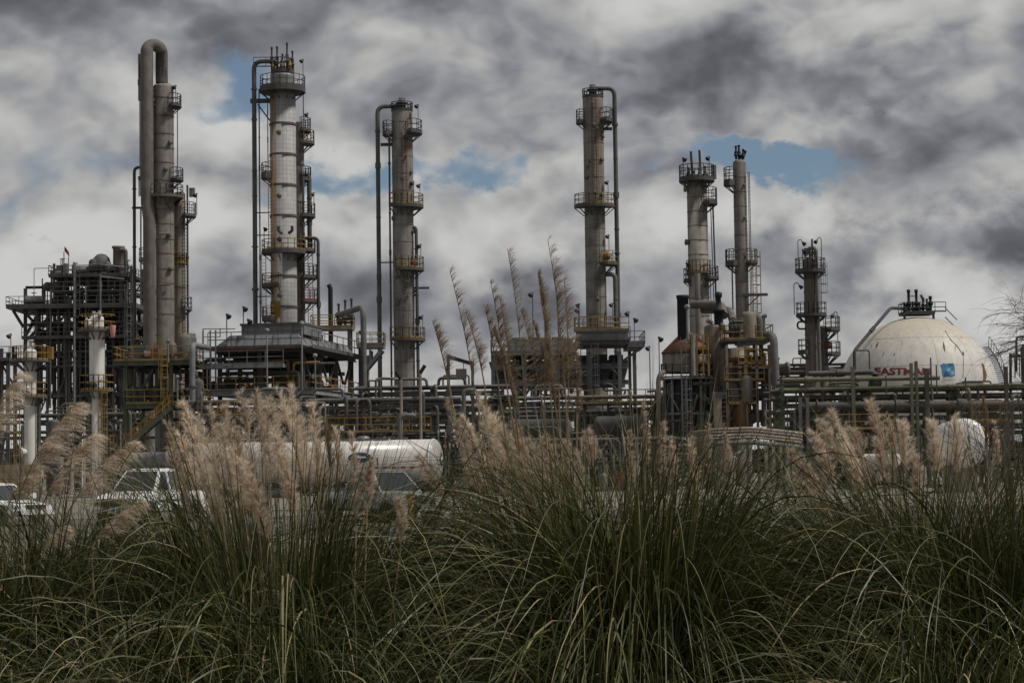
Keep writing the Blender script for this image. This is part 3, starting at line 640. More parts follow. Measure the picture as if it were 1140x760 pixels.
def small_gear(root, x0, x1, y0, y1, z, n, seed, mats=('pipe_dark', 'steel_grey', 'rust_orange', 'steel_dark', 'column_dark')):
    """drums, boxes, valves and pumps standing on one level"""
    rg = random.Random(seed)
    for i in range(n):
        x = rg.uniform(x0, x1); y = rg.uniform(y0, y1); m = rg.choice(mats); t = rg.random(); s_ = rg.uniform(.6, 1.5)
        if t < .3: MB().lathe((x, y, z), [(.38 * s_, 0), (.38 * s_, 1.2 * s_), (.3 * s_, 1.4 * s_), (.02, 1.5 * s_)], 12).build('drum', m, root)
        elif t < .55: MB().lathe((x, y, z + .55 * s_), [(.02, 0), (.3 * s_, .1), (.34 * s_, .3), (.34 * s_, 1.5 * s_), (.45 * s_, 1.5 * s_), (.45 * s_, 1.65 * s_), (.02, 1.7 * s_)], 12, axis=(rg.choice((1, -1)), rg.uniform(-.3, .3), 0)).build('exchanger', m, root)
        elif t < .75: MB().box((x, y, z + .5 * s_), (.7 * s_, .5, 1.0 * s_)).bar((x, y, z + s_), (x, y, z + 1.5 * s_), .08).build('control_box', m, root)
        else: MB().lathe((x, y, z), [(.08, 0), (.08, .6 * s_), (.2, .62 * s_), (.2, .8 * s_), (.06, .85 * s_), (.05, 1.2 * s_), (.3, 1.22 * s_), (.3, 1.27 * s_), (.02, 1.3 * s_)], 10).build('valve', m, root)
Y = 226; k = mp(Y); zz = lambda py: Z(90, py, Y); xx = lambda px: at(px, 390, Y).x
r = empty('process_structure', (xx(92), Y, 0), 'tall dark open steel structure crowded with vessels at the far left', 'structure')
steel_frame(r, xx(50), xx(158), Y - 4, Y + 5, [zz(y) for y in (470, 440, 410, 394, 378, 362, 346)], 9, 'steel_dark', .27, True, 21)
steel_frame(r, xx(67), xx(152), Y - 3, Y + 4, [zz(y) for y in (328, 310)], 7, 'steel_dark', .24, True, 22, top_post=True)
post(r, (xx(33), Y - 2, 0), (xx(33), Y - 2, zz(322)), .34, 'steel_dark'); post(r, (xx(37), Y + 3, 0), (xx(37), Y + 3, zz(345)), .3, 'steel_dark')
beam(r, (xx(33), Y - 2, zz(321)), (xx(62), Y - 2, zz(321)), .3, .3, 'steel_dark'); post(r, (xx(54), Y - 2, zz(345)), (xx(54), Y - 2, zz(321)), .25, 'steel_dark')
deck(r, xx(19), xx(160), Y - 5, Y + 5, zz(344), 'steel_dark', 'steel_grey', 'fl', .5); deck(r, xx(63), xx(150), Y - 4, Y + 4, zz(310), 'steel_dark', 'steel_dark', 'flr', .4); deck(r, xx(36), xx(158), Y - 5, Y + 5, zz(378), 'steel_dark', 'steel_dark', 'f', .35)
for a, b in (((22, 347), (33, 365)), ((33, 347), (50, 366)), ((33, 363), (50, 363)), ((35, 376), (52, 347)), ((37, 380), (66, 350))):
    MB().bar((xx(a[0]), Y - 3, zz(a[1])), (xx(b[0]), Y - 3, zz(b[1])), .3).build('brace', 'steel_dark', r)
for (px, w, ya, yb, m) in ((86, 12, 322, 450, 'steel_grey'), (73, 12, 384, 450, 'steel_grey'), (104, 9, 305, 380, 'pipe_dark'), (132, 12, 284, 400, 'column_dark'), (117, 8, 312, 372, 'steel_grey'), (146, 8, 340, 420, 'steel_grey')):
    MB().lathe((xx(px), Y + .5, zz(yb)), [(w / 2 * k, 0), (w / 2 * k, zz(ya) - zz(yb))] + dome(w / 2 * k, zz(ya) - zz(yb))[1:], 18).build('vessel', m, r)
MB().lathe((xx(132), Y, zz(300)), [(.62, 0), (.62, 2.3), (.75, 2.35), (.75, 2.6), (.02, 2.6)], 16).build('vessel', 'column_tan', r)
for px, py in ((59, 321), (70, 320)): MB().lathe((xx(px), Y - 3, zz(py)), [(.05, -.3), (.45, -.1), (.52, .1), (.52, 2.5), (.1, 2.8)], 14, axis=(.15, 1, 0)).build('drum', 'steel_grey', r)
MB().lathe((xx(113), Y, zz(308)), [(1.1, 0), (1.1, 1.5), (.9, 2.1), (.5, 2.5), (.1, 2.6)], 16).build('vessel', 'steel_grey', r)
pipe(r, [Vector((xx(136), Y - 1, zz(280))), Vector((xx(142), Y - 1, zz(280))), Vector((xx(142), Y - 1, zz(400)))], .24, 'steel_grey', .5)
pipe(r, [Vector((xx(93.5), Y - 5, zz(297))), Vector((xx(93.5), Y - 5, zz(470)))], .13, 'galvanised'); pipe(r, [Vector((xx(122), Y - 5, zz(310))), Vector((xx(122), Y - 5, zz(410)))], .1, 'galvanised')
for py in (300, 313): pipe(r, [Vector((xx(122), Y - 5, zz(py))), Vector((xx(148), Y - 5, zz(py + 3)))], .09, 'galvanised')
clutter_pipes(r, xx(64), xx(155), Y - 4, Y + 4, zz(345), zz(297), 44, 31, rr=(.04, .15)); clutter_pipes(r, xx(52), xx(158), Y - 4, Y + 4, zz(450), zz(346), 70, 32, rr=(.04, .18))
small_gear(r, xx(66), xx(148), Y - 3, Y + 3, zz(309), 22, 33, ('steel_dark', 'pipe_dark', 'steel_grey')); small_gear(r, xx(22), xx(155), Y - 4, Y + 3, zz(343), 20, 34, ('steel_dark', 'pipe_dark', 'steel_grey'))
small_gear(r, xx(40), xx(150), Y - 4, Y + 3, zz(377), 12, 35, ('steel_dark', 'pipe_dark', 'steel_grey'))
for px, h, m in ((80, 26, 'galvanised'), (85, 20, 'galvanised'), (127, 0, 'steel_dark'), (142, 12, 'steel_dark')): post(r, (xx(px), Y - 4, zz(310)), (xx(px), Y - 4, zz(310 - h)), .09, m, 'mast')
clutter_pipes(r, xx(40), xx(158), Y - 5, Y + 2, zz(455), zz(300), 70, 36, ('steel_grey', 'galvanised', 'pipe_grey', 'steel_light', 'column_dark'), (.035, .1))
for py, a, b in ((362, 52, 156), (394, 40, 156), (410, 50, 158), (328, 66, 150)):
    rb = MB(); rail_along(rb, [Vector((xx(a), Y - 4.3, zz(py))), Vector((xx(b), Y - 4.3, zz(py)))]); rb.build('railing', 'steel_grey', r)
ladder(r, (xx(96), Y - 4.6), zz(378), zz(310), (0, -1), 'steel_grey', True); ladder(r, (xx(152), Y - 4.6), zz(430), zz(330), (0, -1), 'galvanised', True)
fl = MB(); p0 = Vector((xx(80), Y - 4, zz(286))); v = []
for i in range(6):
    for j in range(2): v.append(p0 + Vector((.55 * i / 5 * (.9 if j else 1) + .06, .12 * math.sin(i * 1.4), (.3 if j else -.25) - .65 * i / 5 + .5)))
fl.add(v, [(2 * i, 2 * i + 2, 2 * i + 3, 2 * i + 1) for i in range(5)]); o = fl.build('flag', 'red_paint', None)
md = o.modifiers.new('thickness', 'SOLIDIFY'); md.thickness = .02; tag(o, 'small red flag on the roof of the left steel structure', 'flag')
# fragment of another frame at the picture's edge
Y = 175; k = mp(Y); zz = lambda py: Z(5, py, Y); xx = lambda px: at(px, 400, Y).x
r = empty('access_tower', (xx(0), Y, 0), 'dark steel access tower cut off by the left edge', 'tower')
steel_frame(r, xx(-22), xx(9), Y, Y + 2.5, [zz(y) for y in (470, 430, 403)], 2, 'steel_dark', .3, True, 41); deck(r, xx(-24), xx(12), Y - .6, Y + 2.8, zz(400), 'steel_dark', 'steel_grey', 'flr', .3)
lamp(r, Vector((xx(12), Y, zz(400))), 2.1, (-.3, -.3)); ladder(r, (xx(6), Y - .3), 0, zz(403), (0, -1), 'steel_dark')

# ------------------------------------------------------------------ white columns at the left
def white_column(label, px, Y, parts_, plats, lad):
    k = mp(Y); p = at(px, 450, Y); r = empty('white_column', (p.x, p.y, 0), label, 'column', 'white painted columns'); c = (p.x, p.y); zz = lambda py: Z(px, py, Y)
    for i, (w, ya, yb) in enumerate(parts_):
        R = w / 2 * k
        MB().lathe((c[0], c[1], 0), [(R, zz(yb) if yb else .0), (R, zz(ya))] + (dome(R, zz(ya), R * .6)[1:] if i == 0 else [(.05, zz(ya) + .4)]), 28).build('shell', 'white_paint', r)
    for py, R, w, a0, a1 in plats: platform(r, c, R * k, zz(py), w, a0, a1, 'yellow', 'steel_grey', th=.2)
    ladder(r, (at(lad[0], 470, Y).x, c[1] - .4), .3, zz(lad[1]), (0, -1), 'yellow', True, .45)
    return r, c, k, zz
r, c, k, zz = white_column('white column at far left with two yellow-railed platforms and side ladder', 34, 160, [(13.5, 392, None)], [(401, 6.7, 1.2, 0, 360), (441, 6.7, 1.0, 0, 360)], (20, 440))
nozzle(r, c, 6.7 * k, -105, zz(434), .28, .35, 'white_paint'); nozzle(r, c, 6.7 * k, -140, zz(503), .28, .35, 'white_paint'); MB().lathe((c[0], c[1], zz(388)), [(.12, 0), (.12, .6), (.25, .62), (.25, .7), (.02, .7)], 10).build('top_nozzle', 'white_paint', r)
pipe(r, [Vector((c[0] + .75, c[1] - .2, zz(441))), Vector((c[0] + .75, c[1] - .2, .2))], .1, 'green_steel')
MB().box((c[0] + 1.3, c[1] + .2, zz(393)), (.9, .6, 1.0)).build('cage_panel', 'yellow', r)
r, c, k, zz = white_column('taller white column narrowing below its lower platform, windsock beside it', 108, 150, [(17, 356, 436), (11.5, 440, None)], [(367, 8.5, .95, 0, 360), (434, 8.5, .8, 0, 360)], (117, 434))
nozzle(r, c, 8.5 * k, -150, zz(360), .3, .25, 'white_paint'); nozzle(r, c, 8.5 * k, -100, zz(430), .25, .35, 'steel_dark'); valve_cluster(r, c, zz(353), .3, 6, .5, 'white_paint', 3)
MB().lathe((c[0], c[1], zz(441)), [(5.7 * k, 0), (8.5 * k, .35), (8.5 * k, .5)], 28).build('cone', 'white_paint', r)
for dx in (-.55, .55): pipe(r, [Vector((c[0] + dx, c[1] - .2, zz(434))), Vector((c[0] + dx, c[1] - .2, .2))], .06, 'green_steel')
ws = empty('windsock', at(123.5, 372, 149), 'faded pink windsock hanging limp beside the taller white column', 'windsock')
p0 = at(125.5, 362, 149); MB().lathe(p0, [(.22, 0), (.24, -.1), (.2, -.5), (.15, -.85), (.1, -.92)], 10).build('sock', 'windsock', ws)
MB().tube([at(125.5, 361, 149), at(121, 361, 149), at(121, 376, 149)], .03, 6).build('mast', 'steel_grey', ws)
# white storage tanks behind
for px, w, ya, Yt, lab in ((82, 32, 437, 245, 'white storage tank low behind the taller white column'), (150, 46, 432, 250, 'white storage tank behind the green stair structure')):
    k = mp(Yt); p = at(px, 470, Yt); r = empty('storage_tank', (p.x, p.y, 0), lab, 'tank', 'white storage tanks'); R = w / 2 * k
    MB().lathe((p.x, p.y, 0), [(R, 0), (R, Z(px, ya, Yt)), (R * .55, Z(px, ya - 6, Yt)), (.1, Z(px, ya - 8, Yt))], 28).build('shell', 'tank_white', r)
    rb = MB(); rail_along(rb, arc((p.x, p.y), R * .98, Z(px, ya, Yt), 0, 360, 18), spacing=9); rb.build('railing', 'steel_grey', r)
Yt = 240
r = empty('red_screen', (at(108, 419, Yt).x, Yt, 0), 'red boarded screen behind the taller white column', 'screen')
for i in range(9):
    a = at(82 + i * 6, 413, Yt); b = at(82 + i * 6 + 5.7, 426, Yt); MB().box(((a.x + b.x) / 2, Yt, (a.z + b.z) / 2), (b.x - a.x, .08, a.z - b.z)).build('panel', 'red_paint', r)
for i in range(4): a = at(83 + i * 17, 426, Yt); post(r, (a.x, Yt + .15, 0), (a.x, Yt + .15, a.z + 1), .2, 'steel_dark')

# ------------------------------------------------------------------ green stair structure
Y = 156; k = mp(Y); zz = lambda py: Z(175, py, Y); xx = lambda px: at(px, 440, Y).x
r = empty('stair_structure', (xx(178), Y, 0), 'green steel platform structure with yellow railings and a sloping stair', 'structure')
for px in (140, 190.5, 214): post(r, (xx(px), Y, 0), (xx(px), Y, zz(401)), .3, 'green_steel')
for px in (146, 172, 196, 222): post(r, (xx(px), Y + 5, 0), (xx(px), Y + 5, zz(401)), .26, 'green_steel')
for py, a, b in ((404, 127, 214), (452, 140, 226)):
    deck(r, xx(a), xx(b), Y - .25, Y + 5.3, zz(py) + .2, 'green_steel', 'yellow', 'fblr', .08)
    beam(r, (xx(a), Y - .26, zz(py)), (xx(b), Y - .26, zz(py)), .2, .36, 'green_steel'); beam(r, (xx(a), Y + 5.2, zz(py)), (xx(b), Y + 5.2, zz(py)), .2, .36, 'green_steel')
    for px in (a + 1, (a + b) / 2, b - 1): beam(r, (xx(px), Y - .1, zz(py) - .05), (xx(px), Y + 5.1, zz(py) - .05), .2, .3, 'green_steel')
for a, b in (((148, 446), (168, 410)), ((172, 410), (186, 440)), ((205, 452), (222, 480))): MB().bar((xx(a[0]), Y + 1, zz(a[1])), (xx(b[0]), Y + 1, zz(b[1])), .18).build('brace', 'green_steel', r)
ladder(r, (xx(184), Y - .5), zz(452), zz(388), (0, -1), 'yellow', True, .5)
pA, pB = Vector((xx(143), Y - 1.2, zz(499))), Vector((xx(194), Y - 1.2, zz(455))); st = MB()
for dy in (0, .95):
    MB().bar(pA + Vector((0, dy - .5, 0)), pB + Vector((0, dy - .5, 0)), .08, .32).build('stringer', 'green_steel', r)
    rb = MB()
    for hh in (.55, 1.05): rb.bar(pA + Vector((.2, dy - .5, hh)), pB + Vector((0, dy - .5, hh)), .07)
    for i in range(8): q = pA.lerp(pB, (i + .3) / 7.6); rb.bar(q + Vector((0, dy - .5, .1)), q + Vector((0, dy - .5, 1.05)), .06)
    rb.build('handrail', 'yellow', r)
for i in range(17): q = pA.lerp(pB, (i + .5) / 17); MB().box((q.x, q.y - .02, q.z), (.26, .85, .05)).build('tread', 'steel_grey', r)
deck(r, xx(128), xx(146), Y - 1.8, Y + .6, zz(500), 'concrete', 'yellow', 'l', .12); post(r, (xx(130), Y - 1.6, 0), (xx(130), Y - 1.6, zz(501)), .2, 'green_steel'); post(r, (xx(145), Y - 1.6, 0), (xx(145), Y - 1.6, zz(501)), .2, 'green_steel')
for px, py, h in ((200, 452, 30), (137, 500, 30), (190, 404, 22)):
    MB().tube([(xx(px), Y - 1, zz(py)), (xx(px), Y - 1, zz(py - h))], .06, 6).lathe((xx(px), Y - 1, zz(py - h)), [(.05, 0), (.16, .05), (.14, .22), (.02, .26)], 8).build('lamp_post', 'steel_light', r)
clutter_pipes(r, xx(142), xx(222), Y + .6, Y + 4.6, .3, zz(455), 26, 51, ('green_steel', 'pipe_dark', 'pipe_grey', 'rust_orange')); clutter_pipes(r, xx(142), xx(212), Y + .6, Y + 4.6, zz(450), zz(394), 22, 52, ('green_steel', 'pipe_dark', 'pipe_grey', 'rust_orange'))
small_gear(r, xx(144), xx(220), Y + .8, Y + 4, zz(452) + .3, 9, 53); small_gear(r, xx(130), xx(210), Y + .8, Y + 4, zz(404) + .3, 10, 54)
r = empty('process_drum', (xx(173), Y + 2.8, 0), 'stubby grey vertical drum inside the green stair structure', 'drum'); MB().lathe((xx(173), Y + 2.8, 0), [(.55, .1), (.55, zz(412))] + dome(.55, zz(412))[1:], 18).build('shell', 'steel_light', r)
for i in range(3): t = i * 2.094; post(r, (xx(173) + .5 * math.cos(t), Y + 2.8 + .5 * math.sin(t), 0), (xx(173) + .5 * math.cos(t), Y + 2.8 + .5 * math.sin(t), .6), .12, 'steel_grey', 'leg')
# grey vertical pipe right of the stair
r = empty('vent_pipe', (xx(216.5), Y - 1, 0), 'thick blue-grey upright pipe beside the green stair structure', 'pipe')
MB().tube(rounded([Vector((xx(225), Y + 3, zz(385))), Vector((xx(216.5), Y - 1, zz(385))), Vector((xx(216.5), Y - 1, 0))], .6), .24, 12).build('riser', 'steel_blue', r)
MB().sector((xx(216.5), Y - 1), .23, .33, zz(432), zz(430), 0, 360, 14).build('flange', 'steel_grey', r)
# ------------------------------------------------------------------ air cooler under the silver column
def quad_prism(mb, b, t, z0, z1):
    v = [(p.x, p.y, z0) for p in b] + [(p.x, p.y, z1) for p in t]; n = len(b)
    return mb.add(v, [tuple(reversed(range(n))), tuple(range(n, 2 * n))] + [(i, (i + 1) % n, n + (i + 1) % n, n + i) for i in range(n)])
def ori(o, a, b): return lambda u, v: Vector((o.x + a.x * u + b.x * v, o.y + a.y * u + b.y * v, 0))
Y = 160; k = mp(Y); zz = lambda py: Z(337, py, Y)
C0 = at(337, 390, Y); e1 = at(240, 390, Y + 1.2) - C0; e1.z = 0; L1 = e1.length; e1.normalize(); e2 = Vector((-e1.y, e1.x, 0)); e2 = e2 if e2.y > 0 else -e2; L2 = 17.0
g = ori(C0, e1, e2); up = lambda v, z: Vector((v.x, v.y, z))
r = empty('air_cooler', (C0.x, C0.y, 0), 'large grey fin-fan cooler bank on legs below the silver-jacketed column', 'cooler')
zb, zt = zz(384), zz(371)
pl = quad_prism(MB(), [g(-.1, -.1), g(L1, -.1), g(L1, L2), g(-.1, L2)], [g(.5, .4), g(L1 - 1.1, .4), g(L1 - 1.1, L2 - .4), g(.5, L2 - .4)], zb, zt).build('plenum', 'steel_blue', r)
quad_prism(MB(), [g(.15, .9), g(L1 - 1.9, .9), g(L1 - 1.9, 6.5), g(.15, 6.5)], [g(.15, .9), g(L1 - 1.9, .9), g(L1 - 1.9, 6.5), g(.15, 6.5)], zt + .003, zz(360)).build('fan_housing', 'steel_blue', r)
quad_prism(MB(), [g(.1, .8), g(L1 - 1.8, .8), g(L1 - 1.8, 6.6), g(.1, 6.6)], [g(.1, .8), g(L1 - 1.8, .8), g(L1 - 1.8, 6.6), g(.1, 6.6)], zz(360), zz(357.5)).build('fan_housing_rim', 'steel_grey', r)
for v in (9.5, 13.5): MB().lathe(up(g(L1 / 2, v), zt), [(1.7, 0), (1.7, .75), (1.8, .78), (1.6, .8), (.05, .3)], 24).build('fan_ring', 'steel_blue', r)
for v in np.arange(1.2, L2, 1.9): MB().bar(up(g(-.02, v), zb + .06), up(g(.46, v + .0), zt - .02), .09).build('plenum_rib', 'steel_grey', pl)
for u in np.arange(1, L1 - 1, 1.5): MB().bar(up(g(u, -.03), zb + .06), up(g(u, .36), zt - .02), .09).build('plenum_rib', 'steel_grey', pl)
for u0, v0, u1, v1 in ((-.12, -.12, L1, -.12), (-.12, -.12, -.12, L2), (L1, 0, L1, L2)): beam(r, up(g(u0, v0), zb - .3), up(g(u1, v1), zb - .3), .3, .5, 'steel_grey')
for v in np.arange(2.2, L2, 2.6): beam(r, up(g(0, v), zb - .3), up(g(L1 - .05, v), zb - .3), .25, .4, 'steel_grey')
zw = zz(386)
wk = MB(); quad_prism(wk, [g(-.25, -1.1), g(L1 + .4, -1.1), g(L1 + .4, -.22), g(-.25, -.22)], [g(-.25, -1.1), g(L1 + .4, -1.1), g(L1 + .4, -.22), g(-.25, -.22)], zw - .15, zw); w1 = wk.build('walkway', 'rust_orange', r)
rb = MB(); rail_along(rb, [up(g(-.2, -1.05), zw), up(g(L1 + .3, -1.05), zw)], h=1.25, spacing=1.9); rb.build('railing', 'steel_grey', w1)
wk = MB(); quad_prism(wk, [g(-1.1, -1.0), g(-.26, -1.0), g(-.26, L2), g(-1.1, L2)], [g(-1.1, -1.0), g(-.26, -1.0), g(-.26, L2), g(-1.1, L2)], zw - .15, zw); w1 = wk.build('walkway', 'steel_grey', r)
rb = MB(); rail_along(rb, [up(g(-1.05, -1), zw), up(g(-1.05, L2), zw)], h=1.25, spacing=1.9); rb.build('railing', 'steel_grey', w1)
for u in (.1, L1 / 2, L1 - .3):
    for v in (.2, 5.6, 11, 16.4): post(r, up(g(u, v), 0), up(g(u, v), zb - .5), .34, 'steel_grey')
for v in (.2, 5.6, 11):
    MB().bar(up(g(.1, v + .2), zb - .6), up(g(.1, v + 2.4), zz(420)), .18).build('brace', 'steel_grey', r); MB().bar(up(g(.1, v + 5.2), zb - .6), up(g(.1, v + 3), zz(420)), .18).build('brace', 'steel_grey', r)
# lower catwalk and main floor
def slab(name, u0, u1, v0, v1, z, th, m, rm=None, rails=()):
    mb = MB(); q = [g(u0, v0), g(u1, v0), g(u1, v1), g(u0, v1)]; quad_prism(mb, q, q, z - th, z); o = mb.build(name, m, r)
    for a in rails:
        rb = MB(); rail_along(rb, [up(g(a[0], a[1]), z), up(g(a[2], a[3]), z)], spacing=1.6); rb.build('railing', rm, o)
    return o
slab('catwalk', 1.2, L1 + 1.4, -1.5, -.5, zz(405), .3, 'steel_light', 'galvanised', [(1.2, -1.45, L1 + 1.4, -1.45)])
slab('floor', -1.2, L1 + 2.6, -1.6, L2, zz(434), .1, 'steel_grey', 'yellow', [(-1.1, -1.5, L1 + 2.5, -1.5), (-1.1, -1.5, -1.1, L2)])
beam(r, up(g(-1.2, -1.65), zz(436)), up(g(L1 + 2.6, -1.65), zz(436)), .3, .5, 'steel_light'); beam(r, up(g(-1.25, -1.6), zz(436)), up(g(-1.25, L2), zz(436)), .3, .5, 'steel_light')
for py in (394, 400, 414, 421): MB().bar(up(g(.3, .3 + (py % 3)), zz(py)), up(g(L1 - .3, .3 + (py % 3)), zz(py)), .35, .3).build('header_box', 'steel_dark', r)
for v in (2.5, 5, 8, 11, 14): MB().box(up(g(L1 / 2, v), zz(397)), (L1 * .8, .35, 1.3), math.atan2(e1.y, e1.x)).build('tube_bundle', 'steel_dark', r)
rg = random.Random(61)
for i in range(40):
    u, v = rg.uniform(.2, L1 + 1.5), rg.uniform(-.8, 14); a = up(g(u, v), zz(434)); b = up(g(u, v), zz(rg.uniform(395, 425))); q = up(g(u + rg.uniform(-3, 3), v), b.z)
    pipe(r, [a, b, q], rg.uniform(.06, .2), rg.choice(('pipe_dark', 'pipe_grey', 'steel_grey', 'yellow')), .3, 6)
for i in range(16):
    u, v = rg.uniform(.2, L1 + 1.5), rg.uniform(-1, 10); p = up(g(u, v), zz(434)); small_gear(r, p.x, p.x, p.y, p.y, p.z, 1, 600 + i)
for px, py, h in ((252.5, 385, 34), (271, 370, 27), (276, 372, 15)):
    p = at(px, py, Y + 1); lamp(r, p, h * k, (.35, -.2), 'steel_dark')
for px, y0, y1 in ((297.5, 433, 370), (351, 433, 398), (336.5, 433, 362)):
    p = at(px, y0, Y - 2.0); MB().tube([p, up(p, Z(px, y1, Y - 2))], .06, 6).lathe(up(p, Z(px, y1, Y - 2)), [(.04, 0), (.2, .08), (.16, .3), (.02, .34)], 8).build('lamp_post', 'steel_light', r)
pipe(r, [at(338, 433, Y - 2.2), at(331, 440, Y - 2.2)], .07, 'steel_light')
for px in (226, 234, 240): post(r, up(at(px, 400, Y), zz(434)), up(at(px, 366, Y), zz(366)), .12, 'yellow' if px == 226 else 'galvanised', 'rail_post')
rb = MB(); rb.bar(at(226, 366, Y), at(262, 366, Y), .07); rb.bar(at(226, 375, Y), at(245, 375, Y), .06); rb.bar(at(226, 375.5, Y), at(226, 365.5, Y), .07); rb.bar(at(245, 375.5, Y), at(245, 365.5, Y), .07); rb.build('railing', 'galvanised', r)
# yellow service platform and elbow pipe behind the cooler
Y2 = 178; z2 = lambda py: Z(370, py, Y2); x2 = lambda px: at(px, 360, Y2).x
r = empty('service_platform', (x2(368), Y2, 0), 'raised yellow-railed service platform right of the silver-jacketed column', 'platform')
deck(r, x2(346), x2(392), Y2, Y2 + 3, z2(364), 'pipe_tan', 'yellow', 'fblr', .35)
for px in (350, 388):
    for dy in (.3, 2.7): post(r, (x2(px), Y2 + dy, 0), (x2(px), Y2 + dy, z2(365)), .25, 'steel_grey')
clutter_pipes(r, x2(374), x2(390), Y2 + .5, Y2 + 2.5, z2(364), z2(348), 7, 63, ('steel_dark', 'rust_orange')); valve_cluster(r, (x2(383), Y2 + 1.5), z2(363), .6, 64, 2.6, n=3)
r = empty('vent_stack', (x2(364), Y2 + 2, 0), 'thin black vent stack with bent tip beside the service platform', 'stack'); MB().tube(rounded([Vector((x2(364.5), Y2 + 3.2, 0)), Vector((x2(364.5), Y2 + 3.2, z2(317))), Vector((x2(362.5), Y2 + 3.2, z2(313)))], .3), .22, 10).build('stack', 'black_steel', r)
r = empty('elbow_pipe', (x2(411), Y2 - 6, 0), 'fat grey elbow pipe turning down beside the yellow service platform', 'pipe'); MB().tube(rounded([Vector((x2(378), Y2 + 1, z2(349))), Vector((x2(404), Y2 - 6, z2(350))), Vector((x2(412), Y2 - 8, z2(350))), Vector((x2(412), Y2 - 8, 0))], 1.1), .26, 12).build('elbow', 'pipe_grey', r)
Y3 = 172; z3 = lambda py: Z(415, py, Y3); x3 = lambda px: at(px, 390, Y3).x
r = empty('bracket_platform', (x3(405), Y3, 0), 'small cantilever platform with yellow railing at the cooler\'s right end', 'platform')
deck(r, x3(397), x3(427), Y3, Y3 + 2.5, z3(384), 'steel_blue', 'yellow', 'fblr', .45); post(r, (x3(400), Y3 + 1, 0), (x3(400), Y3 + 1, z3(386)), .3, 'steel_grey')
for dy in (.2, 2.2): MB().bar((x3(425), Y3 + dy, z3(389)), (x3(402), Y3 + dy, z3(416)), .3).build('brace', 'steel_blue', r); MB().bar((x3(412), Y3 + dy, z3(389)), (x3(412), Y3 + dy, z3(402)), .2).build('brace', 'steel_blue', r)
pipe(r, [Vector((x3(409), Y3 + .5, z3(395))), Vector((x3(409), Y3 + .5, 0))], .12, 'steel_light'); lamp(r, Vector((x3(404), Y3 + .2, z3(384))), 1.2, (-.3, -.2))

# ------------------------------------------------------------------ fan deck under the second rusty column
Y = 172; k = mp(Y); zz = lambda py: Z(640, py, Y); xx = lambda px: at(px, 420, Y).x
r = empty('air_cooler', (xx(632), Y, 0), 'grey fan deck on arched legs around the rusty column\'s foot, behind tall reeds', 'cooler')
for px in (549, 584, 620, 656, 690):
    for dy in (0, 7): post(r, (xx(px), Y + dy, 0), (xx(px), Y + dy, zz(392)), .34, 'steel_blue')
post(r, (xx(712), Y + 7, 0), (xx(712), Y + 7, zz(388)), .3, 'steel_blue')
deck(r, xx(547), xx(642), Y - .6, Y + 8, zz(392), 'steel_blue', 'steel_grey', 'fblr', .4)
MB().box((xx(602), Y + 4, zz(383)), (xx(640) - xx(566), 6, zz(377) - zz(391))).build('fan_housing', 'steel_blue', r)
for px in (580, 602, 626): MB().lathe((xx(px), Y + 4, zz(377)), [(.8, 0), (.8, .4), (.7, .42), (.05, .2)], 18).build('fan_ring', 'steel_grey', r)
deck(r, xx(642), xx(702), Y - 1, Y + 7, zz(383) + .3, 'steel_blue', 'steel_blue', 'f', .1); MB().box((xx(672), Y + 3, zz(376)), (xx(699) - xx(645), 7, zz(369) - zz(384))).build('plenum', 'steel_blue', r)
deck(r, xx(700), xx(719), Y + .4, Y + 8, zz(383), 'steel_blue', 'galvanised', 'fr', .5); deck(r, xx(640), xx(700), Y - 1.6, Y - .72, zz(369), 'steel_blue', 'yellow', 'fl', .2)
MB().bar((xx(717), Y + 2, zz(386)), (xx(694), Y + 2, zz(402)), .22).build('brace', 'steel_blue', r)
for py in (408, 426): 
    for dy in (0, 7): beam(r, (xx(549), Y + dy, zz(py)), (xx(700), Y + dy, zz(py)), .3, .4, 'steel_blue')
for i, px in enumerate((549, 584, 620, 656)):
    for py in (409, 427):      # arched knee braces between the legs
        a, b = xx(px), xx(px + 34); pts = [Vector((a + (b - a) * t, Y - .05, zz(py + 15) + (zz(py) - zz(py + 15)) * math.sin(math.pi * t) ** .6)) for t in np.linspace(.04, .96, 11)]
        MB().tube(pts, .13, 6).build('arch_brace', 'steel_dark', r)
for i in range(8):
    for py, h_ in ((399, 1.0), (416, .9)): MB().box((xx(560 + i * 18.5), Y + 4.5 + (i % 2), zz(py)), (1.15, 3.2, h_)).build('tube_bundle', 'steel_dark' if i % 2 else 'steel_grey', r)
for i in range(9): MB().lathe((xx(556 + i * 17), Y + 3.5, zz(430)), [(.5, 0), (.5, .8), (.9, 2.2), (.95, 2.4), (.05, 2.4)], 14).build('fan_bell', 'steel_dark', r)
clutter_pipes(r, xx(550), xx(700), Y, Y + 6, zz(440), zz(394), 40, 71); ladder(r, (xx(662), Y - .5), .3, zz(384), (0, -1), 'galvanised', True); ladder(r, (xx(650), Y - .5), zz(430), zz(384), (0, -1), 'steel_grey')
for px, py, h in ((705, 383, 3), (711, 383, 2.4), (645, 369, 1.8), (594, 392, 5)): lamp(r, Vector((xx(px), Y + (5 if px > 700 else -1), zz(py))), h, (-.4, -.3) if px != 711 else (.4, -.3), 'steel_dark')
for px in (707, 713): pipe(r, [Vector((xx(px), Y + 7.5, zz(386))), Vector((xx(px), Y + 7.5, 0))], .14, 'steel_dark')

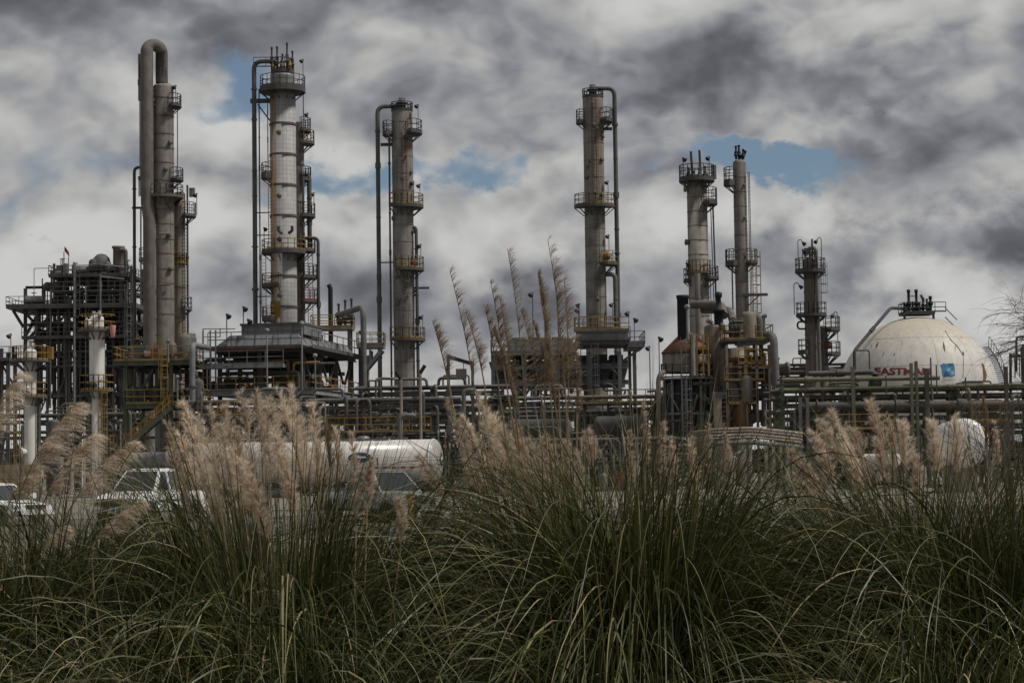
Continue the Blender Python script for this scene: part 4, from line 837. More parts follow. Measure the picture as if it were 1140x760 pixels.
# ------------------------------------------------------------------ heater block
Y = 158; k = mp(Y); zz = lambda py: Z(800, py, Y); xx = lambda px: at(px, 430, Y).x
r = empty('fired_heater', (xx(770), Y + 2, 0), 'dark cylindrical heater with rust-orange cone roof and black stack', 'heater')
cx, cy = xx(771), Y + 4
MB().lathe((cx, cy, 0), [(26 * k, zz(486)), (26 * k, zz(420)), (25 * k, zz(419)), (.5, zz(419))], 24).build('firebox', 'black_steel', r)
MB().lathe((cx, cy, 0), [(29 * k, zz(412)), (29 * k, zz(390)), (.6, zz(389))], 12).build('convection_box', 'column_tan', r)
MB().lathe((cx, cy, 0), [(29.5 * k, zz(390)), (30 * k, zz(388.5)), (10 * k, zz(369)), (6.5 * k, zz(366))], 24).build('cone_roof', 'rust_orange', r)
MB().lathe((xx(766), cy - .6, 0), [(6.6 * k, zz(385)), (6.6 * k, zz(328)), (7.4 * k, zz(327.5)), (7.4 * k, zz(324)), (5.5 * k, zz(324)), (5.5 * k, zz(327))], 20).build('stack', 'black_steel', r)
MB().sector((cx, cy), 25.8 * k, 31 * k, zz(420), zz(418.2), 0, 360, 24).build('platform', 'steel_light', r); MB().sector((cx, cy), 25.9 * k, 27.2 * k, zz(437), zz(435.5), 0, 360, 24).build('stiffener_ring', 'steel_grey', r); MB().sector((cx, cy), 25.9 * k, 28.5 * k, zz(460), zz(457.5), 0, 360, 24).build('stiffener_ring', 'steel_light', r)
rb = MB(); rail_along(rb, arc((cx, cy), 30.5 * k, zz(418), 150, 390, 12), h=1.15, spacing=9); rb.build('railing', 'galvanised', r)
for t in range(10): a = math.radians(36 * t + 8); d = Vector((math.cos(a), math.sin(a), 0)) * 27.5 * k; post(r, (cx + d.x, cy + d.y, 0), (cx + d.x, cy + d.y, zz(421)), .2, 'steel_light', 'column_leg')
for a, b in (((748, 438), (757, 456)), ((778, 438), (773, 456)), ((786, 438), (796, 456))): MB().bar((xx(a[0]), Y + 1.5, zz(a[1])), (xx(b[0]), Y + 1.5, zz(b[1])), .12).build('brace', 'steel_light', r)
ladder(r, (xx(763.5), Y - .2), .3, zz(388), (0, -1), 'steel_blue', True, .62)
for py, a, b in ((388, 769, 790), (404, 769, 790)): deck(r, xx(a), xx(b), Y - .3, Y + 2, zz(py), 'steel_dark', 'yellow', 'flr', .2)
for px in (770, 776, 783, 789): post(r, (xx(px), Y - .3, zz(418)), (xx(px), Y - .3, zz(374)), .13, 'yellow', 'rail_post')
MB().tube(rounded([Vector((xx(771.5), Y - .8, zz(418))), Vector((xx(771.5), Y - .8, zz(377))), Vector((xx(771.5), Y - .8, zz(372)))], .2), .16, 8).build('vent', 'steel_light', r)
MB().tube([Vector((xx(766), Y - .6, zz(380))), Vector((xx(766), Y - .6, zz(344)))], .09, 8).lathe((xx(766), Y - .6, zz(344)), [(.1, 0), (.24, .1), (.2, .3), (.02, .36)], 8).build('lamp_post', 'steel_light', r)
MB().tube(rounded([Vector((xx(741), Y + 2, zz(412))), Vector((xx(737), Y + 1, zz(414))), Vector((xx(734), Y + 1, zz(421))), Vector((xx(734), Y + 1, 0))], .5), .2, 10).build('duct', 'column_tan', r)
clutter_pipes(r, xx(742), xx(800), Y - .2, Y + 1, .5, zz(424), 16, 75, ('pipe_dark', 'steel_grey', 'rust_orange'))
# surge vessel and its platforms
r = empty('process_vessel', (xx(806), Y + 3, 0), 'large domed brown-grey vessel between the heater and the tall grey pipe', 'vessel')
R = 13.5 * k; c = (xx(804), Y + 4)
shell(r, c, R, 0, zz(361), 'column_tan', dh=R * .35); MB().lathe((xx(829), Y + 5, 0), [(10.5 * k, .1), (10.5 * k, zz(384)), (.1, zz(383))], 24).build('second_shell', 'column_tan', r)
for i, (a, b, rr_) in enumerate((((770, 339), (802, 339), .36), ((782, 345), (812, 345), .33))):
    pipe(r, [at(a[0], a[1], Y + 8), at(b[0], b[1], Y + 6), at(b[0] + 4, b[1] + 12, Y + 4)], rr_, 'column_dark', .5, 10)
MB().lathe((xx(807), Y + 3.5, zz(358)), [(.35, 0), (.35, 1.0), (.5, 1.05), (.5, 1.25), (.22, 1.3), (.2, 2.2), (.3, 2.25), (.3, 2.6), (.05, 2.7)], 12).build('top_nozzle', 'black_steel', r)
pipe(r, [Vector((xx(793), Y + 3, zz(356))), Vector((xx(795), Y + 3, zz(353))), Vector((xx(799), Y + 3, zz(357)))], .16, 'column_dark')
deck(r, xx(807), xx(861), Y - .4, Y + 4, zz(378), 'steel_grey', 'yellow', 'flr', .3); MB().box((xx(838), Y + 1, zz(381)), (xx(856) - xx(824), 2, .35)).build('tray', 'steel_blue', r)
clutter_pipes(r, xx(808), xx(856), Y, Y + 3, zz(376), zz(350), 12, 76, ('column_dark', 'rust_orange', 'pipe_grey')); small_gear(r, xx(810), xx(850), Y, Y + 2.5, zz(377), 7, 77, ('column_dark', 'column_tan', 'steel_dark'))
pipe(r, [Vector((xx(829), Y, zz(351))), Vector((xx(847), Y, zz(351))), Vector((xx(847), Y, zz(377)))], .27, 'pipe_grey', .6, 10)
for px in (843, 850): pipe(r, [Vector((xx(px), Y + 1, zz(384))), Vector((xx(px), Y + 1, zz(420)))], .18, 'pipe_dark')
for py, a, b, m in ((405, 822, 847, 'steel_light'), (410, 836, 856, 'steel_light'), (449, 809, 842, 'steel_light'), (424, 806, 850, 'steel_dark')):
    deck(r, xx(a), xx(b), Y - .6, Y + 2, zz(py), m, 'yellow', 'flr' if py in (449,) else 'f', .16)
for px in (809, 830, 842, 856): post(r, (xx(px), Y - .5, 0), (xx(px), Y - .5, zz(385)), .2, 'column_tan')
clutter_pipes(r, xx(806), xx(858), Y - .3, Y + 1.5, zz(475), zz(388), 40, 78, ('column_dark', 'rust_orange', 'pipe_dark', 'pipe_grey', 'rust_orange', 'yellow')); small_gear(r, xx(810), xx(852), Y - .3, Y + 1, zz(448), 8, 79, ('column_dark', 'pipe_dark', 'steel_grey')); small_gear(r, xx(810), xx(852), Y - .3, Y + 1, zz(474), 9, 80, ('rust_orange', 'column_tan', 'pipe_dark')); small_gear(r, xx(820), xx(852), Y - .3, Y + 1, zz(423), 7, 81, ('column_dark', 'column_tan', 'steel_grey'))
r = empty('concrete_pier', (xx(796), Y - 1, 0), 'tan fireproofed square pier in front of the heater', 'pier')
MB().box((xx(796.5), Y - 1.2, zz(437) / 2), (8.5 * k, .7, zz(437))).build('pier', 'pipe_tan', r); MB().box((xx(798), Y - 1.6, zz(440)), (.5, .12, .4)).build('plate', 'steel_dark', r); ladder(r, (xx(803.5), Y - 1), 0, zz(437), (0, -1), 'column_tan')
r = empty('stand_pipe', (xx(860.5), Y - 1, 0), 'tall pale grey upright pipe with mitred elbow, right of the heater', 'pipe')
MB().tube(rounded([Vector((xx(848), Y + 2, zz(375))), Vector((xx(860.5), Y - 1, zz(374))), Vector((xx(863), Y - 1, zz(470))), Vector((xx(869), Y - 1, zz(478)))], .7), .31, 14).build('riser', 'pipe_grey', r)
MB().sector((xx(861.8), Y - 1), .3, .4, zz(442), zz(440), 0, 360, 14).build('flange', 'steel_dark', r); post(r, (xx(864), Y - .6, 0), (xx(864), Y - .6, zz(470)), .15, 'steel_grey')

# ------------------------------------------------------------------ low pipe bundle in front of the heater
Y = 132; k = mp(Y); zz = lambda py: Z(840, py, Y); xx = lambda px: at(px, 490, Y).x
r = empty('pipe_support', (xx(840), Y, 0), 'low rack of pale tan insulated pipes on short posts before the heater', 'pipe rack')
for i, (py, m, rad) in enumerate(((478.5, 'pipe_tan', .11), (482, 'pipe_grey', .12), (485.5, 'pipe_tan', .10), (488.5, 'pipe_tan', .08), (494, 'pipe_grey', .17))):
    pipe(r, [at(772, py + 3, Y - .45 * i + 6), at(792, py, Y - .45 * i), at(838, py - 2, Y - .45 * i), at(886, py + 3, Y - .45 * i + 2), at(892, py + 4, Y + 6)], rad, m, .5, 10)
for px in (795, 850, 858, 866, 874, 880):
    post(r, (xx(px), Y - 1.2, 0), (xx(px), Y - 1.2, zz(497)), .2, 'concrete')
r = empty('fire_monitor', (xx(816), Y - 8, 0), 'grey fire monitor on a white pedestal beside the low pipe bundle', 'monitor')
Ym = Y - 8; p = at(816, 530, Ym)
MB().lathe((p.x, p.y, 0), [(.16, 0), (.16, Z(816, 520, Ym)), (.24, Z(816, 519, Ym)), (.1, Z(816, 514, Ym))], 12).build('pedestal', 'white_paint', r)
MB().tube([at(809, 511, Ym), at(814, 507, Ym), at(824, 504, Ym), at(829, 502, Ym)], .16, 10, .1).build('barrel', 'steel_light', r); MB().lathe(at(816, 516, Ym), [(.3, 0), (.3, .3), (.2, .5), (.02, .52)], 12).build('swivel', 'steel_light', r)

# ------------------------------------------------------------------ pipe racks
def rack(label, px0, px1, Y, pys, bay, seed, depth=3.5, npipe=7, mats=('pipe_dark', 'pipe_grey', 'olive_pipe', 'steel_grey'), pm='steel_grey', drops=12, toppy=None, rr=(.05, .17)):
    rg = random.Random(seed); xm = (px0 + px1) / 2; zz = lambda py: Z(xm, py, Y)
    x0, x1 = at(px0, 470, Y).x, at(px1, 470, Y).x; n = max(2, round((x1 - x0) / bay))
    r = empty('pipe_rack', (xm and (x0 + x1) / 2, Y, 0), label, 'pipe rack', 'pipe racks across the plant')
    zt = zz(toppy if toppy else min(pys)) 
    for i in range(n + 1):
        x = x0 + (x1 - x0) * i / n
        for dy in (0, depth): post(r, (x, Y + dy, 0), (x, Y + dy, zt), .26, pm)
        for py in pys: beam(r, (x, Y - .3, zz(py) - .28), (x, Y + depth + .3, zz(py) - .28), .2, .26, pm)
    for j, py in enumerate(pys):
        for dy in (0, depth): beam(r, (x0, Y + dy, zz(py) - .55), (x1, Y + dy, zz(py) - .55), .18, .26, pm)
        for i in range(npipe):
            rad = rg.uniform(*rr); y = Y + .1 + (depth - .2) * (i + rg.uniform(-.2, .2)) / max(1, npipe - 1); m = rg.choice(mats); zc = zz(py) - .15 + rad
            a, b = x0 - rg.uniform(0, 1), x1 + rg.uniform(0, 1); pts = [Vector((a, y, zc)), Vector((b, y, zc))]
            if rg.random() < .35:   # an expansion loop or a step
                xs = rg.uniform(x0 + 2, max(x0 + 2.1, x1 - 4)); h = rg.uniform(.5, 1.1); pts = [pts[0], Vector((xs, y, zc)), Vector((xs, y, zc + h)), Vector((xs + 2.2, y, zc + h)), Vector((xs + 2.2, y, zc)), pts[1]]
            pipe(r, pts, rad, m, rad * 3, 8)
    for i in range(drops):
        x = rg.uniform(x0, x1); py = rg.choice(pys); rad = rg.uniform(.05, .16); y = Y - .35 - rg.uniform(0, .5); z = zz(py) + rg.uniform(-.1, .8); m = rg.choice(mats)
        pipe(r, [Vector((x + rg.uniform(-2, 2), Y + 1, z)), Vector((x, y, z)), Vector((x, y, rg.choice((.1, .1, z * .5)))), Vector((x + rg.uniform(-1.5, 1.5), y, rg.uniform(.1, .4)))], rad, m, rad * 3, 6)
        if rg.random() < .5: MB().lathe((x, y, z * rg.uniform(.3, .8)), [(rad, -.2), (rad * 1.9, -.18), (rad * 1.9, -.1), (rad * 1.2, 0), (rad * 1.9, .1), (rad * 1.9, .18), (rad, .2)], 10).build('valve', 'steel_dark', r)
    return r, zz
OL = ('olive_pipe', 'olive_pipe', 'pipe_grey', 'pipe_dark')
rack('long middle pipe rack with pale olive pipes, between the cooler and the fan deck', 402, 560, 166, (430, 447, 468), 7, 101, mats=OL, drops=14)
rack('pipe rack under the fan deck behind the tall reeds', 556, 745, 164, (441, 458, 480), 7, 102, drops=16, mats=('pipe_dark', 'pipe_grey', 'pipe_tan', 'steel_grey'))
rack('low dense pipe rack behind the tanker trailer', 215, 500, 150, (446, 463, 484, 503), 6, 103, npipe=7, mats=('pipe_dark', 'steel_grey', 'pipe_grey', 'steel_dark'), drops=26)
rack('pipe rack behind the two white columns', -20, 150, 185, (462, 480, 500), 7, 104, mats=('pipe_dark', 'green_steel', 'pipe_dark'), drops=10, pm='green_steel')
rack('low dark pipe rack between the tanker and the heater', 490, 750, 150, (490, 507), 6, 105, npipe=6, mats=('pipe_dark', 'steel_dark', 'pipe_grey'), drops=26)
r, zz = rack('long right-hand pipe rack crossing in front of the white sphere', 872, 1165, 148, (432, 441, 456, 474, 496), 6.5, 106, mats=('olive_pipe', 'steel_grey', 'pipe_dark', 'pipe_dark'), pm='green_steel', drops=26, toppy=427)
xx = lambda px: at(px, 440, 147).x
pipe(r, [at(871, 423, 147), at(1046, 420.5, 147)], .17, 'olive_pipe', n=10); pipe(r, [at(872, 434, 147), at(1165, 427.5, 147)], .14, 'olive_pipe', n=10); pipe(r, [at(900, 416, 149), at(970, 414, 149), at(976, 417, 149), at(976, 430, 149)], .2, 'pipe_dark', .4)
pipe(r, [at(890, 452, 146.5), at(1165, 449.5, 146.5)], .32, 'pipe_dark', n=10)
for px, y0, m, w in ((948, 408, 'olive_pipe', .26), (1013, 404, 'olive_pipe', .22), (1018.5, 402, 'olive_pipe', .22), (1030, 410, 'green_steel', .3), (889, 442, 'pipe_grey', .24), (897, 442, 'pipe_grey', .24)): post(r, (xx(px), 146.3, 0), (xx(px), 146.3, Z(px, y0, 146.3)), w, m)
for px, y0 in ((1034, 398), (1040, 406), (984, 418), (1072, 420)): post(r, (xx(px), 146, zz(440)), (xx(px), 146, Z(px, y0, 146)), .09, 'steel_dark', 'rod')
for px, y0 in ((1113, 408),): post(r, (xx(px), 145, 0), (xx(px), 145, Z(px, y0, 145)), .26, 'bark', 'timber_post')
MB().lathe((xx(976), 147.4, zz(432)), [(.3, 0), (.5, .3), (.5, .6), (.2, .7), (.2, 1.0), (.5, 1.02), (.5, 1.08), (.02, 1.1)], 12).build('valve', 'steel_dark', r)
clutter_pipes(r, xx(875), xx(1165), 147, 151, .3, zz(442), 60, 107, ('pipe_dark', 'green_steel', 'steel_grey', 'pipe_grey'))
deck(r, xx(1074), xx(1125), 150, 152, zz(462), 'steel_dark', 'yellow', 'fblr', .15)
rack('background pipe rack behind the short dark column, seen against the sky', 862, 945, 212, (404, 414, 424), 5, 108, npipe=5, mats=('pipe_dark', 'column_dark', 'pipe_grey'), drops=12, pm='pipe_dark')
rack('distant crowded pipe rack far behind the plant', 200, 760, 235, (452, 464, 482, 500), 8, 109, npipe=4, drops=30, mats=('pipe_dark', 'steel_dark', 'steel_grey'), pm='steel_dark')
RUSTY = ('olive_pipe', 'pipe_tan', 'rust_orange', 'pipe_dark', 'green_steel', 'column_dark', 'pipe_grey')
r = [o for o in bpy.data.objects if o.get('label', '').startswith('long middle pipe rack')][0]
clutter_pipes(r, at(405, 450, 164).x, at(560, 450, 164).x, 163, 169, .3, Z(480, 436, 166), 55, 111, RUSTY, (.04, .13))
r = [o for o in bpy.data.objects if o.get('label', '').startswith('pipe rack under the fan deck')][0]
clutter_pipes(r, at(560, 450, 164).x, at(742, 450, 164).x, 161, 168, .3, Z(650, 440, 164), 60, 112, RUSTY, (.04, .13))
deck(r, at(640, 450, 163).x, at(738, 450, 163).x, 162.4, 163.6, Z(690, 449, 163), 'steel_grey', 'yellow', 'f', .1)
r = [o for o in bpy.data.objects if o.get('label', '').startswith('low dense pipe rack')][0]
clutter_pipes(r, at(220, 450, 150).x, at(500, 450, 150).x, 148.5, 154, .3, Z(360, 446, 150), 75, 113, RUSTY, (.04, .13)); small_gear(r, at(220, 450, 150).x, at(500, 450, 150).x, 147, 149, .1, 20, 114, RUSTY)
deck(r, at(222, 450, 149).x, at(330, 450, 149).x, 148.3, 149.4, Z(276, 462, 149), 'steel_grey', 'yellow', 'f', .1); deck(r, at(360, 450, 149).x, at(480, 450, 149).x, 148.3, 149.4, Z(420, 481, 149), 'steel_grey', 'yellow', 'f', .1)
r = [o for o in bpy.data.objects if o.get('label', '').startswith('low dark pipe rack')][0]
clutter_pipes(r, at(495, 490, 150).x, at(750, 490, 150).x, 148.5, 154, .2, Z(620, 484, 150), 55, 115, RUSTY, (.04, .12)); small_gear(r, at(495, 490, 150).x, at(750, 490, 150).x, 147, 149, .1, 16, 116, RUSTY)
r = [o for o in bpy.data.objects if o.get('label', '').startswith('long right-hand pipe rack')][0]
small_gear(r, at(880, 490, 146).x, at(1130, 490, 146).x, 143, 146, .1, 18, 117, RUSTY); deck(r, at(905, 450, 147).x, at(990, 450, 147).x, 145.4, 146.2, Z(950, 478, 147), 'steel_grey', 'yellow', 'f', .1)
# goalpost frame with a sign box
Y = 160; r = empty('gantry_frame', at(513, 430, Y) * 1.0, 'dark goalpost frame with a hanging box above the middle pipe rack', 'frame'); r.location.z = 0
pa, pb, pc, pd = at(499, 397, Y), at(526, 405, Y), at(499, 520, Y), at(526, 520, Y)
post(r, (pa.x, Y, 0), (pa.x, Y, pa.z + .2), .24, 'steel_dark'); post(r, (pb.x, Y, 0), (pb.x, Y, pb.z + .2), .24, 'steel_dark'); beam(r, pa, pb, .25, .3, 'steel_dark')
b = at(513.5, 416, Y); MB().box(b, (.85, .4, .8)).build('hanging_box', 'column_dark', r); post(r, (b.x + .2, Y, b.z + .4), (b.x + .2, Y, b.z + .95), .06, 'steel_dark', 'hanger')
# upright cowls and elbow pipes before the middle rack
for i, (px, ya, yb, m, lab) in enumerate(((447, 415, 480, 'pipe_tan', 'tan vent pipe with angled cowl before the lone middle column'), (469, 408, 520, 'pipe_tan', 'second tan vent pipe with angled cowl, nearer the goalpost frame'))):
    Yq = 146; p = at(px, yb, Yq); r = empty('vent_pipe', (p.x, Yq, 0), lab, 'pipe', 'vents before the middle rack')
    MB().tube([(p.x, Yq, 0), (p.x, Yq, Z(px, ya + 6, Yq))], .11, 10).build('riser', m, r); s_ = 1 if i else -1
    MB().tube([(p.x, Yq, Z(px, ya + 7, Yq)), (p.x + .3 * s_, Yq, Z(px, ya, Yq)), (p.x + .35 * s_, Yq, Z(px, ya - 1.5, Yq))], .14, 10).build('cowl', 'black_steel', r)
for px, ya, dx, lab in ((516, 434, 12, 'pale elbow pipe rising beside the goalpost frame'), (445, 462, 16, 'looped elbow pipe right of the tanker trailer roof')):
    Yq = 144; r = empty('elbow_pipe', (at(px, ya, Yq).x, Yq, 0), lab, 'pipe'); MB().tube(rounded([up(at(px, ya, Yq), 0), at(px, ya, Yq), at(px + dx, ya, Yq), at(px + dx, ya + 4, Yq + 4)], .6), .17, 10).build('riser', 'pipe_grey', r)

# ------------------------------------------------------------------ scattered ground equipment
EQ = [(60, 'v', 470, 168, 14, 'steel_grey', 'grey upright drum behind the far-left white column'), (165, 'h', 512, 150, 40, 'steel_light', 'long pale horizontal drum under the green stair'),
      (240, 'v', 470, 152, 16, 'steel_grey', 'upright grey drum under the cooler\'s left corner'), (300, 'h', 470, 156, 52, 'pipe_dark', 'dark horizontal exchanger under the cooler'),
      (388, 'h', 462, 168, 46, 'column_dark', 'brown horizontal exchanger under the cooler\'s right end'), (545, 'v', 450, 175, 18, 'column_dark', 'brown upright drum right of the goalpost frame'),
      (600, 'h', 478, 160, 60, 'steel_grey', 'grey horizontal drum behind the reeds'), (690, 'h', 474, 160, 50, 'pipe_dark', 'dark horizontal exchanger below the fan deck'),
      (735, 'v', 440, 165, 14, 'steel_light', 'pale upright drum left of the heater'), (885, 'v', 460, 160, 13, 'steel_grey', 'upright grey drum right of the stand pipe'), (925, 'h', 470, 155, 60, 'pipe_dark', 'dark horizontal drum under the right-hand pipe rack'), (978, 'h', 512, 140, 34, 'white_paint', 'small white horizontal drum below the sphere\'s left edge')]
for px, t, py, Yq, w, m, lab in EQ:
    k = mp(Yq); p = at(px, py, Yq); r = empty('process_drum', (p.x, p.y, 0), lab, 'drum', 'ground drums and exchangers')
    if t == 'v':
        R = w / 2 * k; MB().lathe((p.x, p.y, .5), [(.1, 0), (R, .3), (R, p.z - .5)] + dome(R, p.z - .5)[1:], 20).build('shell', m, r)
        for i in range(4): a = .8 + i * 1.571; post(r, (p.x + R * .9 * math.cos(a), p.y + R * .9 * math.sin(a), 0), (p.x + R * .9 * math.cos(a), p.y + R * .9 * math.sin(a), 1.2), .15, 'steel_dark', 'leg')
        nozzle(r, (p.x, p.y), R, -80, p.z * .6, .15, .3)
    else:
        L = w * k; R = min(.85, L * .22); MB().lathe((p.x - L / 2, p.y, p.z), [(.05, -.35), (R * .8, -.2), (R, 0), (R, L), (R * 1.18, L), (R * 1.18, L + .2), (R, L + .22), (R * .8, L + .4), (.05, L + .5)], 20, axis=(1, 0, 0)).build('shell', m, r)
        for e in (-.3, .3): MB().box((p.x + L * e, p.y, (p.z - R) / 2 + .05), (.25, R * 1.6, p.z - R + .2)).build('saddle', 'concrete', r)

# ------------------------------------------------------------------ white sphere
Y = 190; k = mp(Y); p = at(1022, 440, Y); SR = 87 * k; SC = Vector((p.x, p.y, p.z))
r = empty('storage_sphere', (p.x, p.y, 0), 'big weathered white spherical tank with red lettering and blue emblem', 'tank')
prof = [(max(.02, SR * math.sin(math.pi * i / 48)), -SR * math.cos(math.pi * i / 48)) for i in range(49)]
sh = MB().lathe(SC, prof, 72).build('shell', 'tank_white', r)
for i in range(10): a = math.radians(36 * i + 10); d = Vector((math.cos(a), math.sin(a), 0)) * SR * .985; MB().tube([(SC.x + d.x, SC.y + d.y, 0), (SC.x + d.x, SC.y + d.y, SC.z)], .34, 12).build('leg', 'tank_white', r)
CAMP = Vector((0, 0, EYE))
def on_sphere(x, z, off=.03):       # where the sight line at this offset from the sphere's centre meets its near face
    d = ray(1030 + x / k, 440 - z / k).normalized(); oc = CAMP - SC; b_ = oc.dot(d); c_ = oc.dot(oc) - SR * SR; q = b_ * b_ - c_
    hit = CAMP + d * (-b_ - math.sqrt(max(q, 0.0))); return SC + (hit - SC).normalized() * (SR + off)
def seam(pts, w, m, off=.02):
    return MB().tube([on_sphere(x, z, off) for x, z in pts], w, 5).build('weld_seam', m, sh)
for lon in (-60, -28, 4, 34, 62):
    a = math.radians(lon); MB().tube([SC + Vector((math.sin(a) * math.cos(b), -math.cos(a) * math.cos(b), math.sin(b))) * SR for b in np.linspace(.1, 1.42, 16)], .016, 5).build('weld_seam', 'tank_seam', sh)
for b in (.35, .78): MB().tube([SC + Vector((math.sin(a) * math.cos(b), -math.cos(a) * math.cos(b), math.sin(b))) * SR for a in np.linspace(-1.5, 1.5, 40)], .016, 5).build('weld_seam', 'tank_seam', sh)
def spray(pts, name, m, off=.035, cut=2):
    """flat paint patch: an outline in picture-plane metres wrapped on the sphere"""
    mb = MB(); n = len(pts); cx, cz = sum(q[0] for q in pts) / n, sum(q[1] for q in pts) / n; v = []; f = []
    for ring in range(cut + 1):
        s_ = ring / cut
        v += [on_sphere(cx + (x - cx) * s_, cz + (z - cz) * s_, off) for x, z in pts] if ring else [on_sphere(cx, cz, off)]
    for i in range(n): f.append((0, 1 + i, 1 + (i + 1) % n))
    for ring in range(1, cut):
        for i in range(n): a = 1 + (ring - 1) * n; f.append((a + i, a + n + i, a + n + (i + 1) % n, a + (i + 1) % n))
    return mb.add(v, f, True).build(name, m, sh)
def sp(px, py): return ((px - 1030) * k, (440 - py) * k)
def text_on(word, px0, px1, pyb, hpx, name, m, wide=1.0):
    cu = bpy.data.curves.new(name, 'FONT'); cu.body = word; cu.size = 1.0; cu.resolution_u = 3; cu.offset = 0.04 if name == 'lettering' else 0.0
    to = bpy.data.objects.new(name, cu); me = bpy.data.meshes.new_from_object(to)
    vs_ = np.array([v_.co[:] for v_ in me.vertices]); w = vs_[:, 0].max() - vs_[:, 0].min(); h = vs_[:, 1].max() - vs_[:, 1].min(); x0, y0 = vs_[:, 0].min(), vs_[:, 1].min()
    me2 = bpy.data.meshes.new(name); off = wloc(sh)
    co = [on_sphere(*sp(px0 + (px1 - px0) * (x - x0) / w, pyb - hpx * (y - y0) / h), .05) - off for x, y, _ in vs_]
    me2.from_pydata(co, [], [tuple(q.vertices) for q in me.polygons]); me2.materials.append(MATS[m]); me2.update()
    o = bpy.data.objects.new(name, me2); COL.objects.link(o); o.parent = sh
    bpy.data.objects.remove(to); return o
text_on('EASTMAN', 974, 1037, 417.5, 8.2, 'lettering', 'letter_red'); text_on('SAFETY', 1049.5, 1063, 423.5, 2.6, 'small_lettering', 'letter_grey')
# emblem: a rounded square swirl in two blues
def ppts(l): return [sp(*q) for q in l]
spray(ppts([(1047, 406.5), (1050, 404.5), (1056, 405.2), (1061, 404), (1062.5, 408), (1062.8, 413), (1063.2, 417.5), (1060, 419), (1055, 418.6), (1050.5, 419.6), (1049, 415), (1048.6, 410)]), 'emblem', 'logo_blue')
spray(ppts([(1054, 404.9), (1060.8, 404.2), (1061.6, 407.6), (1057, 407.8)]), 'emblem_wedge', 'logo_navy', .045); spray(ppts([(1050.8, 415), (1054.5, 413.4), (1057.2, 418.4), (1051, 419.2)]), 'emblem_wedge', 'logo_navy', .045)
spray(ppts([(1053.6, 411), (1055.6, 409.2), (1058, 410.2), (1058.2, 412.8), (1056, 414), (1053.8, 413.2)]), 'emblem_core', 'logo_pale', .05); spray(ppts([(1058.2, 413.5), (1062, 412.5), (1062.4, 416.5), (1059, 417.6)]), 'emblem_wedge', 'logo_pale', .045)
# rust runs
for (x0, y0, x1, y1, w) in ((978, 380, 975, 388, .9), (984, 392, 982.5, 397, .9), (970.5, 384, 969.5, 388, .7), (996, 393, 995.8, 396, 1.2), (1064, 383, 1063, 391, .6), (1072, 391, 1073, 396, .6), (1070, 375, 1071, 376, .9), (1050, 380, 1052, 392, .4), (1004, 378, 1003.6, 386, .35)):
    spray(ppts([(x0 - w / 2, y0), (x0 + w / 2, y0 + .4), (x1 + w * .45, (y0 + y1) / 2), (x1 + w * .2, y1), (x1 - w * .25, y1 - .5), (x0 - w * .5, (y0 + y1) / 2 + .5)]), 'rust_run', 'stain', .03)
spray(ppts([(1092.5, 404), (1095, 405.5), (1096.5, 411), (1098.5, 417), (1097, 424), (1094, 425), (1094.6, 418), (1094, 411)]), 'rust_run', 'stain', .03)
for pts in ([(1052, 368), (1058, 378), (1066, 386), (1072, 395)], [(1072, 391), (1072.5, 404), (1072, 420)]): seam([sp(*q) for q in pts], .03, 'steel_grey', .03)
# crown platform, valves, stair
zt = SC.z + SR; xx = lambda px: at(px, 345, Y).x; zz = lambda py: Z(1020, py, Y)
pf = MB().box((xx(1020), SC.y - .2, zz(349.5)), (xx(1037) - xx(1003), 2.8, .25)).build('platform', 'steel_dark', r)
rb = MB(); rail_along(rb, [Vector((xx(1003), SC.y - 1.6, zz(349))), Vector((xx(1037), SC.y - 1.6, zz(349))), Vector((xx(1049), SC.y - 1.6, zz(349)))], h=.95); rail_along(rb, [Vector((xx(1003), SC.y + 1.2, zz(349))), Vector((xx(1037), SC.y + 1.2, zz(349)))], h=.95); rail_along(rb, [Vector((xx(1003), SC.y - 1.6, zz(349))), Vector((xx(1003), SC.y + 1.2, zz(349)))], h=.95); rb.build('railing', 'steel_dark', pf)
for px in (1004, 1036): post(r, (xx(px), SC.y - 1.2, zz(349)), (xx(px), SC.y - 1.2, zz(357)), .2, 'steel_dark', 'leg')
valve_cluster(r, (xx(1019), SC.y - .6), zz(349), 1.25, 91, 1.5, 'black_steel', 9)
for px, ya in ((1011, 322.5), (1019.5, 322.5), (1035, 330)): MB().lathe((xx(px), SC.y - .4, zz(348)), [(.14, 0), (.14, .6), (.26, .7), (.26, .9), (.12, 1.1), (.13, zz(ya) - zz(348) - .3), (.18, zz(ya) - zz(348) - .25), (.16, zz(ya) - zz(348)), (.02, zz(ya) - zz(348))], 10).build('relief_valve', 'black_steel', r)
pipe(r, [Vector((xx(1009), SC.y - .4, zz(330))), Vector((xx(1021), SC.y - .4, zz(330)))], .04, 'steel_dark'); pipe(r, [Vector((xx(1024.5), SC.y - .4, zz(328.5))), Vector((xx(1028), SC.y - .4, zz(336)))], .12, 'steel_dark')
st = MB()
for e in (0, .9): st.bar((xx(1048), SC.y - 1.6, zz(343) + e - 1.0), (xx(1062), SC.y - 1.2, zz(360) + e - .7), .07)
st.build('stair', 'steel_grey', r)
pipe(r, [Vector((xx(1004), SC.y - 1, zz(344))), Vector((xx(986), SC.y - 2.5, zz(344.5))), Vector((xx(940), SC.y - 5, zz(392.5))), Vector((xx(940), SC.y - 5, 0))], .16, 'steel_dark', .4)
pipe(r, [Vector((xx(954), SC.y - 6, zz(420))), Vector((xx(954), SC.y - 6, zz(393))), Vector((xx(941), SC.y - 6, zz(393)))], .07, 'steel_dark', .2)
